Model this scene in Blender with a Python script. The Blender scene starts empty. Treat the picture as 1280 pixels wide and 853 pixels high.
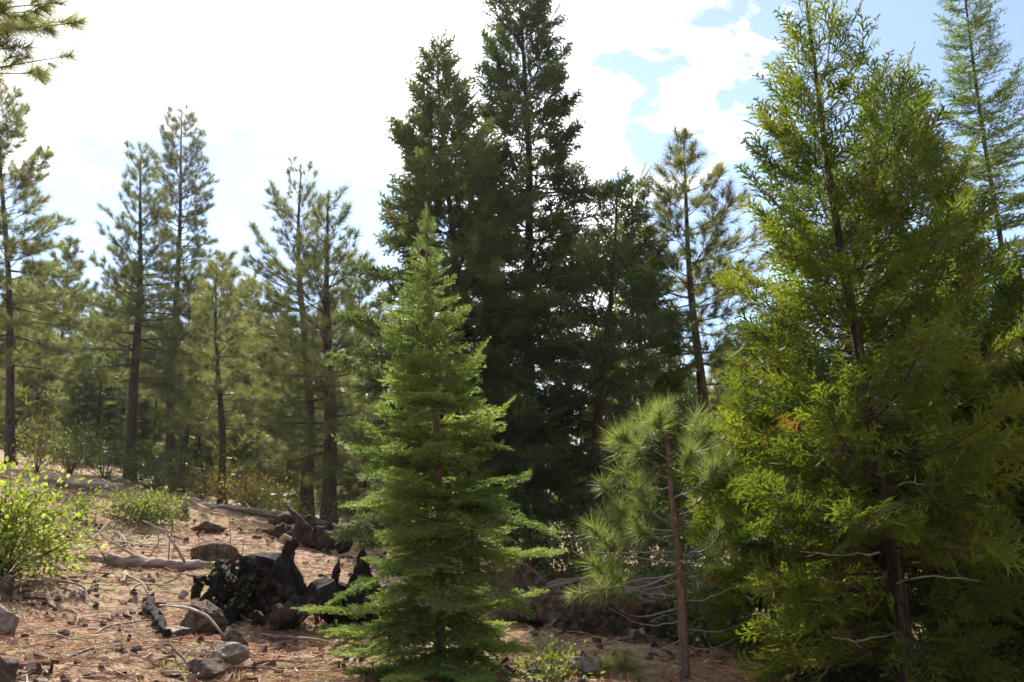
import bpy, math, random
import numpy as np
from mathutils import Vector

random.seed(7)
RNG = np.random.default_rng(11)
SC = bpy.context.scene
COL = SC.collection

# ------------------------------------------------------------------ camera
EYE = 1.6
PITCH = math.radians(11.0)
LENS = 32.0
F = LENS / 36.0 * 1280.0
cam_data = bpy.data.cameras.new('camera')
cam_data.lens = LENS
cam_data.sensor_width = 36.0
cam_data.clip_start = 0.1
cam_data.clip_end = 3000.0
cam_data.dof.use_dof = True
cam_data.dof.focus_distance = 7.5
cam_data.dof.aperture_fstop = 2.6
cam = bpy.data.objects.new('camera', cam_data)
COL.objects.link(cam)
cam.location = (0, 0, EYE)
cam.rotation_euler = (math.pi / 2 + PITCH, 0, 0)
SC.camera = cam
SC.render.resolution_x, SC.render.resolution_y = 1024, 682

# ------------------------------------------------------------------ colour management, sky, sun
SC.view_settings.view_transform = 'Standard'
SC.view_settings.look = 'None'
SC.view_settings.gamma = 1.0
SC.view_settings.use_curve_mapping = False
SC.view_settings.exposure = 1.24
SC.cycles.max_bounces = 10
SC.cycles.diffuse_bounces = 4
SC.cycles.transmission_bounces = 6

SUN_EL = math.radians(46)
SUN_AZ = math.radians(-18)        # from +Y (view direction), negative = towards the left


def unproject(px, py, Y):
    """The point at forward distance Y that the photograph shows at (px, py)."""
    dx, dy = (px - 640.0) / F, (426.5 - py) / F
    d = Vector((dx, math.cos(PITCH) - dy * math.sin(PITCH), math.sin(PITCH) + dy * math.cos(PITCH)))
    t = Y / d.y
    return Vector((d.x * t, Y, EYE + d.z * t))


def pix_dir(px, py):
    return unproject(px, py, 10.0) - Vector((0, 0, EYE))


world = bpy.data.worlds.new('World')
SC.world = world
world.use_nodes = True
wt = world.node_tree
wt.nodes.clear()


def wn(kind, **kw):
    n = wt.nodes.new(kind)
    for k, v in kw.items():
        setattr(n, k, v)
    return n


def wmath(op, a, b=None, clamp=False):
    n = wn('ShaderNodeMath', operation=op, use_clamp=clamp)
    for i, v in enumerate((a, b)):
        if v is None:
            continue
        if isinstance(v, (int, float)):
            n.inputs[i].default_value = v
        else:
            wt.links.new(v, n.inputs[i])
    return n.outputs[0]


w_out = wn('ShaderNodeOutputWorld')
w_bg = wn('ShaderNodeBackground')
w_bg.inputs['Strength'].default_value = 0.10
w_sky = wn('ShaderNodeTexSky', sky_type='NISHITA', sun_disc=False)
w_sky.sun_elevation = SUN_EL
w_sky.sun_rotation = SUN_AZ
w_sky.altitude = 1200.0
w_sky.air_density = 1.0
w_sky.dust_density = 0.6
w_sky.ozone_density = 1.2
w_co = wn('ShaderNodeTexCoord')
w_map = wn('ShaderNodeMapping')
w_map.inputs['Scale'].default_value = (1.0, 1.0, 1.7)
wt.links.new(w_co.outputs['Generated'], w_map.inputs['Vector'])
w_noise = wn('ShaderNodeTexNoise')
w_noise.inputs['Scale'].default_value = 4.2
w_noise.inputs['Detail'].default_value = 9.0
w_noise.inputs['Roughness'].default_value = 0.56
wt.links.new(w_map.outputs['Vector'], w_noise.inputs['Vector'])
cover = wmath('ADD', wmath('MULTIPLY', wmath('SUBTRACT', w_noise.outputs['Fac'], 0.5), 2.6), 0.42)
# the directions are stirred by noise so that cloud edges break up
w_wn = wn('ShaderNodeTexNoise')
w_wn.inputs['Scale'].default_value = 9.0
w_wn.inputs['Detail'].default_value = 7.0
w_wn.inputs['Roughness'].default_value = 0.6
wt.links.new(w_map.outputs['Vector'], w_wn.inputs['Vector'])
w_ws = wn('ShaderNodeVectorMath', operation='SUBTRACT')
wt.links.new(w_wn.outputs['Color'], w_ws.inputs[0])
w_ws.inputs[1].default_value = (0.5, 0.5, 0.5)
w_wv = wn('ShaderNodeVectorMath', operation='MULTIPLY_ADD')
wt.links.new(w_ws.outputs['Vector'], w_wv.inputs[0])
w_wv.inputs[1].default_value = (0.30, 0.30, 0.22)
wt.links.new(w_co.outputs['Generated'], w_wv.inputs[2])
w_wd = wn('ShaderNodeVectorMath', operation='NORMALIZE')
wt.links.new(w_wv.outputs['Vector'], w_wd.inputs[0])
DIRV = w_wd.outputs['Vector']


def lobe(d, half, amount):
    dot = wn('ShaderNodeVectorMath', operation='DOT_PRODUCT')
    wt.links.new(DIRV, dot.inputs[0])
    dot.inputs[1].default_value = d
    mr = wn('ShaderNodeMapRange', interpolation_type='SMOOTHSTEP')
    mr.inputs['From Min'].default_value = math.cos(half * 1.5)
    mr.inputs['From Max'].default_value = math.cos(half * 0.25)
    mr.inputs['To Max'].default_value = amount
    wt.links.new(dot.outputs['Value'], mr.inputs['Value'])
    return mr.outputs['Result']


# the big bank of cloud in front of the sun
cover = wmath('ADD', cover, lobe(pix_dir(420, 60).normalized(), 0.62, 0.42))
# gaps in the cloud deck: direction, half width (rad), depth
for (px, py, half, dep) in ((310, 325, 0.10, 1.0), (120, 330, 0.09, 0.95), (30, 400, 0.10, 0.8), (455, 285, 0.07, 0.85), (390, 350, 0.08, 0.7),
                            (812, 195, 0.042, 0.72), (800, 98, 0.028, 0.55), (925, 108, 0.024, 0.6), (948, 235, 0.05, 0.75), (960, 400, 0.11, 0.85), (880, 340, 0.06, 0.6),
                            (1180, 70, 0.125, 1.3), (1290, 60, 0.18, 1.3), (1230, 210, 0.13, 1.2), (1330, 250, 0.16, 1.0), (1125, -40, 0.12, 0.9)):
    cover = wmath('SUBTRACT', cover, lobe(pix_dir(px, py).normalized(), half, dep))
mask = wn('ShaderNodeMapRange', interpolation_type='SMOOTHSTEP')
mask.inputs['To Min'].default_value = 0.05
mask.inputs['From Min'].default_value = 0.12
mask.inputs['From Max'].default_value = 0.76
wt.links.new(cover, mask.inputs['Value'])
w_n2 = wn('ShaderNodeTexNoise')
w_n2.inputs['Scale'].default_value = 2.4
w_n2.inputs['Detail'].default_value = 5.0
wt.links.new(w_map.outputs['Vector'], w_n2.inputs['Vector'])
shade = wn('ShaderNodeMapRange')
shade.inputs['From Min'].default_value = 0.35
shade.inputs['From Max'].default_value = 0.6
shade.inputs['To Min'].default_value = 2.5
shade.inputs['To Max'].default_value = 4.8
wt.links.new(w_n2.outputs['Fac'], shade.inputs['Value'])
fdot = wn('ShaderNodeVectorMath', operation='DOT_PRODUCT')
wt.links.new(w_co.outputs['Generated'], fdot.inputs[0])
fdot.inputs[1].default_value = (math.sin(SUN_AZ) * math.cos(SUN_EL), math.cos(SUN_AZ) * math.cos(SUN_EL), math.sin(SUN_EL))
fwd = wn('ShaderNodeMapRange', interpolation_type='SMOOTHSTEP')      # thin cloud glows round the sun
fwd.inputs['From Min'].default_value = 0.45
fwd.inputs['From Max'].default_value = 1.0
fwd.inputs['To Min'].default_value = 1.0
fwd.inputs['To Max'].default_value = 2.6
wt.links.new(fdot.outputs['Value'], fwd.inputs['Value'])
cl = wn('ShaderNodeVectorMath', operation='SCALE')
cl.inputs[0].default_value = (0.985, 0.99, 1.02)
wt.links.new(wmath('MULTIPLY', shade.outputs['Result'], fwd.outputs['Result']), cl.inputs['Scale'])
mix = wn('ShaderNodeMix', data_type='RGBA')
wt.links.new(mask.outputs['Result'], mix.inputs['Factor'])
wt.links.new(w_sky.outputs['Color'], mix.inputs['A'])
wt.links.new(cl.outputs['Vector'], mix.inputs['B'])
wt.links.new(mix.outputs['Result'], w_bg.inputs['Color'])
wt.links.new(w_bg.outputs['Background'], w_out.inputs['Surface'])

sun_data = bpy.data.lights.new('sun', 'SUN')
sun_data.energy = 5.0
sun_data.angle = math.radians(0.53)
sun_data.color = (1.0, 0.945, 0.86)
sun = bpy.data.objects.new('sun', sun_data)
COL.objects.link(sun)
to_sun = Vector((math.sin(SUN_AZ) * math.cos(SUN_EL), math.cos(SUN_AZ) * math.cos(SUN_EL), math.sin(SUN_EL)))
sun.rotation_euler = to_sun.to_track_quat('Z', 'Y').to_euler()
sun.location = to_sun * 60

# ------------------------------------------------------------------ materials


class NT:
    """Small helper round one material's node tree."""

    def __init__(self, name):
        self.m = bpy.data.materials.new(name)
        self.m.use_nodes = True
        self.t = self.m.node_tree
        self.t.nodes.clear()
        self.out = self.n('ShaderNodeOutputMaterial')

    def n(self, kind, **kw):
        x = self.t.nodes.new(kind)
        for k, v in kw.items():
            setattr(x, k, v)
        return x

    def link(self, a, b):
        self.t.links.new(a, b)

    def noise(self, scale, detail=6, rough=0.6, stretch=None, vec=None):
        if vec is None:
            vec = self.n('ShaderNodeTexCoord').outputs['Object']
        if stretch:
            mp = self.n('ShaderNodeMapping')
            mp.inputs['Scale'].default_value = stretch
            self.link(vec, mp.inputs['Vector'])
            vec = mp.outputs['Vector']
        x = self.n('ShaderNodeTexNoise')
        x.inputs['Scale'].default_value = scale
        x.inputs['Detail'].default_value = detail
        x.inputs['Roughness'].default_value = rough
        self.link(vec, x.inputs['Vector'])
        return x.outputs['Fac']

    def ramp(self, fac, stops):
        r = self.n('ShaderNodeValToRGB')
        e = r.color_ramp.elements
        while len(e) < len(stops):
            e.new(0.5)
        for k, (p, c) in zip(e, stops):
            k.position = p
            k.color = (*c, 1)
        self.link(fac, r.inputs['Fac'])
        return r.outputs['Color']

    def mixc(self, fac, a, b, blend='MIX'):
        x = self.n('ShaderNodeMix', data_type='RGBA', blend_type=blend)
        for s, v in (('Factor', fac), ('A', a), ('B', b)):
            if isinstance(v, (int, float)):
                x.inputs[s].default_value = v
            elif isinstance(v, tuple):
                x.inputs[s].default_value = (*v, 1)
            else:
                self.link(v, x.inputs[s])
        return x.outputs['Result']


def solid_mat(name, stops, scale, stretch=None, bump=0.5, dist=0.02, rough=0.85, extra=None, bscale=None):
    g = NT(name)
    f = g.noise(scale, 8, 0.62, stretch)
    c = g.ramp(f, stops)
    if extra:
        f2 = g.noise(extra[0], 6, 0.6)
        k = g.ramp(f2, [(extra[1], (0, 0, 0)), (extra[2], (1, 1, 1))])
        c = g.mixc(k, c, extra[3])
    b = g.n('ShaderNodeBsdfPrincipled')
    g.link(c, b.inputs['Base Color'])
    b.inputs['Roughness'].default_value = rough
    b.inputs['Specular IOR Level'].default_value = 0.12
    fb = g.noise(bscale or scale * 1.7, 8, 0.65, stretch)
    bp = g.n('ShaderNodeBump')
    bp.inputs['Strength'].default_value = bump
    bp.inputs['Distance'].default_value = dist
    g.link(fb, bp.inputs['Height'])
    g.link(bp.outputs['Normal'], b.inputs['Normal'])
    g.link(b.outputs['BSDF'], g.out.inputs['Surface'])
    return g.m


def leaf_mat(name, stops, trans=0.42, spec=0.3, rough=0.5, tcol=(1.15, 1.2, 0.55)):
    """Leaf or needle: two-sided diffuse with light passing through; the stored tint picks one of the plant's own hues."""
    g = NT(name)
    a = g.n('ShaderNodeAttribute', attribute_name='tint')
    c = g.ramp(a.outputs['Fac'], stops)
    b = g.n('ShaderNodeBsdfPrincipled')
    g.link(c, b.inputs['Base Color'])
    b.inputs['Roughness'].default_value = rough
    b.inputs['Specular IOR Level'].default_value = spec
    t = g.n('ShaderNodeBsdfTranslucent')
    g.link(g.mixc(1.0, c, tcol, 'MULTIPLY'), t.inputs['Color'])
    ms = g.n('ShaderNodeMixShader')
    ms.inputs['Fac'].default_value = trans
    g.link(b.outputs['BSDF'], ms.inputs[1])
    g.link(t.outputs['BSDF'], ms.inputs[2])
    g.link(ms.outputs['Shader'], g.out.inputs['Surface'])
    return g.m


M = {}
M['pine_bark'] = solid_mat('pine_bark', [(0.3, (0.022, 0.016, 0.013)), (0.55, (0.07, 0.05, 0.035)), (0.75, (0.14, 0.105, 0.075))], 16, (1, 1, 0.25), 0.9, 0.03)
M['cedar_bark'] = solid_mat('cedar_bark', [(0.32, (0.012, 0.008, 0.006)), (0.52, (0.055, 0.036, 0.023)), (0.72, (0.15, 0.10, 0.066))], 26, (1, 1, 0.10), 1.0, 0.03)
M['young_bark'] = solid_mat('young_bark', [(0.3, (0.07, 0.045, 0.03)), (0.6, (0.19, 0.125, 0.085)), (0.8, (0.27, 0.2, 0.15))], 40, (1, 1, 0.4), 0.5, 0.006)
M['twig'] = solid_mat('twig', [(0.3, (0.05, 0.035, 0.026)), (0.7, (0.15, 0.11, 0.085))], 30, None, 0.3, 0.004)
M['grey_twig'] = solid_mat('grey_twig', [(0.3, (0.15, 0.125, 0.105)), (0.7, (0.36, 0.32, 0.28))], 30, None, 0.3, 0.004)
M['bleached'] = solid_mat('bleached_wood', [(0.25, (0.12, 0.085, 0.065)), (0.5, (0.30, 0.235, 0.19)), (0.75, (0.50, 0.43, 0.37))], 14, (0.15, 1, 1), 0.6, 0.01)
M['log'] = solid_mat('weathered_log', [(0.3, (0.05, 0.034, 0.026)), (0.5, (0.24, 0.18, 0.14)), (0.75, (0.46, 0.39, 0.34))], 18, (0.2, 1, 1), 0.8, 0.02)
M['brown_wood'] = solid_mat('brown_rotten_wood', [(0.3, (0.018, 0.010, 0.007)), (0.55, (0.06, 0.038, 0.028)), (0.75, (0.15, 0.10, 0.072))], 14, (1, 1, 0.3), 1.0, 0.04)
M['char'] = solid_mat('charred_wood', [(0.3, (0.006, 0.005, 0.005)), (0.58, (0.024, 0.02, 0.018)), (0.76, (0.13, 0.105, 0.09))], 18, (1, 1, 0.35), 1.0, 0.03,
                      extra=(6, 0.56, 0.66, (0.10, 0.055, 0.032)))
M['rock'] = solid_mat('lichen_rock', [(0.3, (0.075, 0.058, 0.048)), (0.5, (0.21, 0.17, 0.142)), (0.72, (0.42, 0.36, 0.31))], 20, None, 1.0, 0.03,
                      extra=(13, 0.54, 0.62, (0.24, 0.21, 0.13)), bscale=26)
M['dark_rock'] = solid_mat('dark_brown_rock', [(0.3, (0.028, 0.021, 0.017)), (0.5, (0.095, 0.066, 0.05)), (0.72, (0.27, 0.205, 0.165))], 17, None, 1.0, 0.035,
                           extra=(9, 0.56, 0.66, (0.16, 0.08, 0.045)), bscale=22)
M['lump'] = solid_mat('bark_lump', [(0.3, (0.03, 0.018, 0.014)), (0.7, (0.13, 0.075, 0.055))], 60, None, 0.8, 0.006)

M['pine'] = leaf_mat('pine_needle', [(0.0, (0.08, 0.096, 0.04)), (0.5, (0.155, 0.175, 0.07)), (0.93, (0.235, 0.235, 0.10)), (0.97, (0.20, 0.125, 0.055))], 0.5, 0.35, 0.45, (1.18, 1.2, 0.65))
M['sapling'] = leaf_mat('sapling_needle', [(0.0, (0.10, 0.135, 0.04)), (0.5, (0.17, 0.205, 0.065)), (1.0, (0.26, 0.27, 0.11))], 0.5, 0.35, 0.45, (1.12, 1.2, 0.65))
M['cedar_pale'] = leaf_mat('pale_cedar_spray', [(0.0, (0.07, 0.09, 0.042)), (0.5, (0.13, 0.155, 0.065)), (0.95, (0.20, 0.21, 0.09)), (1.0, (0.14, 0.09, 0.045))], 0.48, 0.2, 0.6, (1.1, 1.2, 0.65))
M['pine_young'] = leaf_mat('young_pine_needle', [(0.0, (0.14, 0.155, 0.052)), (0.5, (0.22, 0.23, 0.085)), (1.0, (0.30, 0.29, 0.13))], 0.5, 0.35, 0.45, (1.15, 1.15, 0.7))
M['fir'] = leaf_mat('fir_needle', [(0.0, (0.07, 0.105, 0.026)), (0.5, (0.135, 0.185, 0.045)), (0.95, (0.24, 0.275, 0.08)), (1.0, (0.17, 0.13, 0.05))], 0.55, 0.3, 0.5, (1.05, 1.15, 0.62))
M['cedar'] = leaf_mat('cedar_spray', [(0.0, (0.045, 0.07, 0.014)), (0.5, (0.105, 0.138, 0.022)), (0.94, (0.205, 0.215, 0.036)), (0.975, (0.16, 0.085, 0.035))], 0.5, 0.2, 0.6, (1.12, 1.22, 0.5))
M['cedar_dark'] = leaf_mat('dark_cedar_spray', [(0.0, (0.036, 0.05, 0.025)), (0.5, (0.07, 0.092, 0.04)), (0.95, (0.125, 0.148, 0.06)), (1.0, (0.10, 0.065, 0.03))], 0.42, 0.2, 0.6, (1.05, 1.2, 0.65))
M['shrub'] = leaf_mat('shrub_leaf', [(0.0, (0.12, 0.16, 0.035)), (0.6, (0.23, 0.275, 0.065)), (1.0, (0.38, 0.40, 0.13))], 0.45, 0.22, 0.5)
M['shrub_mid'] = leaf_mat('round_shrub_leaf', [(0.0, (0.10, 0.12, 0.035)), (0.6, (0.19, 0.21, 0.07)), (1.0, (0.32, 0.32, 0.13))], 0.4, 0.15, 0.6)
M['shrub_gold'] = leaf_mat('autumn_leaf', [(0.0, (0.12, 0.13, 0.035)), (0.5, (0.27, 0.235, 0.06)), (0.8, (0.34, 0.22, 0.05)), (1.0, (0.28, 0.10, 0.04))], 0.45, 0.3, 0.5, (1.1, 1.0, 0.6))
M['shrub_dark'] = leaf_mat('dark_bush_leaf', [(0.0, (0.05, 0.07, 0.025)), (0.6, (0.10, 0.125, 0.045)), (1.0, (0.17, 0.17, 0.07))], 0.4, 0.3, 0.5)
M['litter'] = leaf_mat('needle_litter', [(0.0, (0.17, 0.068, 0.036)), (0.5, (0.38, 0.185, 0.105)), (0.85, (0.54, 0.35, 0.225)), (1.0, (0.60, 0.51, 0.38))], 0.15, 0.2, 0.7, (1, 1, 1))
M['grass'] = leaf_mat('dry_grass', [(0.0, (0.20, 0.21, 0.06)), (0.5, (0.38, 0.32, 0.15)), (1.0, (0.54, 0.46, 0.29))], 0.35, 0.2, 0.6, (1, 1, 0.8))


def ground_mat():
    g = NT('forest_floor')
    co = g.n('ShaderNodeTexCoord').outputs['Object']
    f1 = g.noise(0.9, 6, 0.6, vec=co)
    f2 = g.noise(14, 9, 0.7, vec=co)
    f3 = g.noise(2.2, 7, 0.65, vec=co)
    c = g.ramp(f2, [(0.30, (0.075, 0.042, 0.03)), (0.5, (0.29, 0.185, 0.12)), (0.70, (0.51, 0.375, 0.26))])
    k = g.ramp(f1, [(0.44, (0, 0, 0)), (0.62, (1, 1, 1))])
    c = g.mixc(k, c, g.ramp(f2, [(0.3, (0.12, 0.10, 0.045)), (0.7, (0.44, 0.36, 0.20))]))
    k3 = g.ramp(f3, [(0.56, (0, 0, 0)), (0.68, (1, 1, 1))])
    c = g.mixc(k3, c, g.ramp(f2, [(0.3, (0.07, 0.045, 0.034)), (0.7, (0.30, 0.21, 0.16))]))
    b = g.n('ShaderNodeBsdfPrincipled')
    g.link(c, b.inputs['Base Color'])
    b.inputs['Roughness'].default_value = 0.95
    b.inputs['Specular IOR Level'].default_value = 0.1
    bp = g.n('ShaderNodeBump')
    bp.inputs['Strength'].default_value = 0.8
    bp.inputs['Distance'].default_value = 0.05
    g.link(g.noise(18, 10, 0.72, vec=co), bp.inputs['Height'])
    g.link(bp.outputs['Normal'], b.inputs['Normal'])
    g.link(b.outputs['BSDF'], g.out.inputs['Surface'])
    return g.m


M['ground'] = ground_mat()

# ------------------------------------------------------------------ mesh helpers


def gnarl(mb, seed, amp, lams=(0.5, 0.25, 0.12, 0.06), zs=0.45):
    """Pushes a mesh about with waves drawn out along z, for burnt or rotten wood."""
    rng = np.random.default_rng(seed)
    for q in range(len(mb.v)):
        v = mb.v[q].astype(float)
        o = v.copy()
        for lam in lams:
            for _ in range(4):
                k = unit(rng.standard_normal(3) * [1, 1, zs]) * 6.28 / lam
                o += np.sin(v @ k + rng.uniform(0, 6))[:, None] * unit(rng.standard_normal(3))[None] * amp * lam
        mb.v[q] = o.astype(np.float32)


class MB:
    """Collects triangles, builds ONE mesh object."""

    def __init__(self):
        self.v, self.f, self.m, self.t, self.n = [], [], [], [], 0

    def add(self, v, f, mat=0, tint=0.5):
        v = np.asarray(v, np.float32).reshape(-1, 3)
        f = np.asarray(f, np.int32).reshape(-1, 3)
        if not len(f):
            return
        self.v.append(v)
        self.f.append(f + self.n)
        self.m.append(np.full(len(f), mat, np.int32))
        self.t.append(np.broadcast_to(np.asarray(tint, np.float32), (len(f),)))
        self.n += len(v)

    def mesh(self, name, mats, smooth=False):
        me = bpy.data.meshes.new(name)
        v, f = np.concatenate(self.v), np.concatenate(self.f)
        m, t = np.concatenate(self.m), np.concatenate(self.t)
        me.vertices.add(len(v))
        me.vertices.foreach_set('co', v.ravel())
        me.loops.add(len(f) * 3)
        me.loops.foreach_set('vertex_index', f.ravel())
        me.polygons.add(len(f))
        me.polygons.foreach_set('loop_start', np.arange(0, len(f) * 3, 3, dtype=np.int32))
        me.polygons.foreach_set('material_index', m)
        me.polygons.foreach_set('use_smooth', np.full(len(f), smooth))
        a = me.attributes.new('tint', 'FLOAT', 'FACE')
        a.data.foreach_set('value', np.ascontiguousarray(t))
        for x in mats:
            me.materials.append(x)
        me.update(calc_edges=True)
        return me

    def build(self, name, mats, parent=None, smooth=False):
        o = bpy.data.objects.new(name, self.mesh(name, mats if isinstance(mats, (list, tuple)) else [mats], smooth))
        COL.objects.link(o)
        if parent:
            o.parent = parent
        return o


def tag(o, label=None, cat=None, group=None, kind=None):
    for k, v in (('label', label), ('category', cat), ('group', group), ('kind', kind)):
        if v:
            o[k] = v
    return o


def empty(name, loc, label, cat, group=None):
    o = bpy.data.objects.new(name, None)
    o.empty_display_size = 0.2
    COL.objects.link(o)
    o.location = loc
    return tag(o, label, cat, group)


def unit(a):
    a = np.asarray(a, float)
    return a / np.maximum(np.linalg.norm(a, axis=-1, keepdims=True), 1e-9)


def tube(mb, pts, rad, sides=6, mat=0, rough=0.0, cap=True, tint=0.5, rng=RNG, flute=0.0):
    """A tapered tube through pts."""
    p = np.asarray(pts, float)
    n = len(p)
    r = np.broadcast_to(np.asarray(rad, float), (n,))
    tg = unit(np.gradient(p, axis=0))
    ref = np.array([0, 0, 1.0]) if abs(tg[0][2]) < 0.8 else np.array([1.0, 0, 0])
    s = unit(np.cross(tg, ref))
    u = np.cross(s, tg)
    a = np.linspace(0, 2 * np.pi, sides, endpoint=False)
    k = rng.standard_normal((n, sides))
    if n > 6:                                        # bumps run along the grain
        k = (k + np.roll(k, 1, 0) + np.roll(k, 2, 0) + np.roll(k, 3, 0)) / 2
    k = 1 + rough * k
    if flute:
        k = k + flute * np.sin(a * 3 + rng.uniform(0, 6))[None] + flute * 0.7 * np.sin(a * 5 + rng.uniform(0, 6))[None]
    v = p[:, None] + (np.cos(a)[None, :, None] * s[:, None] + np.sin(a)[None, :, None] * u[:, None]) * (r[:, None] * k)[..., None]
    i = (np.arange(n - 1)[:, None] * sides + np.arange(sides)[None]).ravel()
    j = (np.arange(n - 1)[:, None] * sides + (np.arange(sides)[None] + 1) % sides).ravel()
    f = np.concatenate([np.stack([i, j, j + sides], 1), np.stack([i, j + sides, i + sides], 1)])
    v = v.reshape(-1, 3)
    if cap:
        v = np.concatenate([v, p[:1], p[-1:]])
        b, e = n * sides, n * sides + 1
        q = np.arange(sides)
        f = np.concatenate([f, np.stack([(q + 1) % sides, q, np.full(sides, b)], 1),
                            np.stack([q + (n - 1) * sides, (q + 1) % sides + (n - 1) * sides, np.full(sides, e)], 1)])
    mb.add(v, f, mat, tint)


def smooth_path(ctrl, n):
    """Catmull-Rom through control points (any dimension)."""
    c = np.asarray(ctrl, float)
    c = np.concatenate([c[:1] * 2 - c[1:2], c, c[-1:] * 2 - c[-2:-1]])
    out = []
    m = len(c) - 3
    for q in np.linspace(0, m, n):
        i = min(int(q), m - 1)
        t = q - i
        a, b, d, e = c[i:i + 4]
        out.append(0.5 * (2 * b + (d - a) * t + (2 * a - 5 * b + 4 * d - e) * t * t + (3 * b - a - 3 * d + e) * t ** 3))
    return np.array(out)


def ribbons(mb, p0, p1, w, mat, rng=RNG):
    """Thin woody twigs: a three-sided sliver each (triangular section, open ends)."""
    p0, p1 = np.asarray(p0, float), np.asarray(p1, float)
    n = len(p0)
    if not n:
        return
    d = unit(p1 - p0)
    s = unit(np.cross(d, unit(rng.standard_normal((n, 3)))))
    u = np.cross(d, s)
    w = np.broadcast_to(np.asarray(w, float), (n,))[:, None]
    ang = [0, 2.1, 4.2]
    ring = [s * math.cos(a) + u * math.sin(a) for a in ang]
    v = np.stack([p0 + ring[0] * w, p0 + ring[1] * w, p0 + ring[2] * w, p1 + ring[0] * w * .4, p1 + ring[1] * w * .4, p1 + ring[2] * w * .4], 1)
    f = np.array([[0, 1, 4], [0, 4, 3], [1, 2, 5], [1, 5, 4], [2, 0, 3], [2, 3, 5]])
    mb.add(v.reshape(-1, 3), (f[None] + (np.arange(n) * 6)[:, None, None]).reshape(-1, 3), mat, 0.5)


# ---- foliage templates: vertices in (along, across, off-plane), triangles
def needles_template(base, d, length, width, rng):
    n = len(base)
    d = unit(d)
    s = unit(np.cross(d, rng.standard_normal((n, 3)))) * np.broadcast_to(width, (n,))[:, None] * 0.5
    tip = base + d * np.broadcast_to(length, (n,))[:, None]
    v = np.stack([base - s, base + s, tip], 1).reshape(-1, 3)
    return v, np.arange(n * 3).reshape(-1, 3)


def tuft_template(n, width, rng, spread=1.0, shoot=0.45):
    """Long-needled pine shoot, unit length from base to needle tips."""
    u = rng.uniform(0, 1, n) ** 0.8
    base = np.stack([u * shoot, np.zeros(n), np.zeros(n)], 1)
    ph = rng.uniform(0, 2 * np.pi, n)
    th = (rng.uniform(0.25, 1.25, n) * (1.15 - 0.6 * u)) * spread
    d = np.stack([np.cos(th), np.sin(th) * np.cos(ph), np.sin(th) * np.sin(ph)], 1)
    return needles_template(base, d, rng.uniform(0.42, 0.6, n), width, rng)


def flat_spray(rng, nlat, width, needle=None, ang=0.75, sub=True, wob=0.05):
    """A fan spray: axis, laterals, sub-laterals in one plane. Returns segments (p0, p1)."""
    segs = []
    bend = rng.uniform(-0.1, 0.1)
    drop = rng.uniform(-0.03, 0.16)
    ax = lambda s: np.array([s, bend * s * s, -drop * s * s])
    segs.append((ax(0), ax(0.55)))
    segs.append((ax(0.5), ax(1.0)))
    for k in range(nlat):
        s = 0.08 + 0.84 * (k + rng.uniform(0, .6)) / nlat
        side = 1 if k % 2 else -1
        L = (0.52 * (1 - s) ** 0.8 + 0.10) * rng.uniform(0.75, 1.15)
        a = ang * rng.uniform(0.8, 1.15)
        d = np.array([math.cos(a), side * math.sin(a), rng.normal(0, wob) - .05])
        p0 = ax(s)
        segs.append((p0, p0 + d * L))
        if sub:
            for q in range(2):
                t = 0.25 + 0.28 * q + rng.uniform(0, .1)
                sd = side * (1 if q % 2 else -1)
                a2 = a * side + sd * 0.6
                e = np.array([math.cos(a2), math.sin(a2), rng.normal(0, wob)])
                b = p0 + d * L * t
                segs.append((b, b + e * L * (0.5 - 0.28 * t)))
    return np.array([s[0] for s in segs]), np.array([s[1] for s in segs])


def cedar_template(rng, nlat=9, width=0.03):
    """Flat cedar spray: each branchlet one narrow blade, widest near its foot."""
    p0, p1 = flat_spray(rng, nlat, width)
    n = len(p0)
    d = unit(p1 - p0)
    nrm = np.array([[0, 0, 1.0]]) + rng.normal(0, .4, (n, 3))
    s = unit(np.cross(d, nrm)) * width * 0.5
    v = np.stack([p0 - s, p0 + s, p1 + d * .03], 1).reshape(-1, 3)
    return v, np.arange(n * 3).reshape(-1, 3)


def fir_template(rng, nlat, per, nl, width):
    """A fir twig with side twigs, all set with short needles (needle length nl relative to the twig)."""
    p0, p1 = flat_spray(rng, nlat, width, ang=0.85, sub=False, wob=0.06)
    bs, ds, ls = [], [], []
    for a, b in zip(p0, p1):
        L = np.linalg.norm(b - a)
        n = max(3, int(per * L))
        t = (np.arange(n) + rng.uniform(0, 1, n)) / n
        ax = (b - a) / L
        sd = unit(np.cross(ax, [0, 0, 1.0]))
        side = np.where(np.arange(n) % 2, 1, -1)[:, None]
        ds.append(ax * rng.uniform(.35, .9, (n, 1)) + sd * side * rng.uniform(.5, 1, (n, 1)) + np.array([0, 0, 1.0]) * rng.uniform(-.25, .8, (n, 1)))
        bs.append(a + (b - a) * t[:, None])
        ls.append(rng.uniform(.75, 1.15, n) * nl * (1 - 0.3 * t))
    return needles_template(np.concatenate(bs), np.concatenate(ds), np.concatenate(ls), width, rng)


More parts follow.
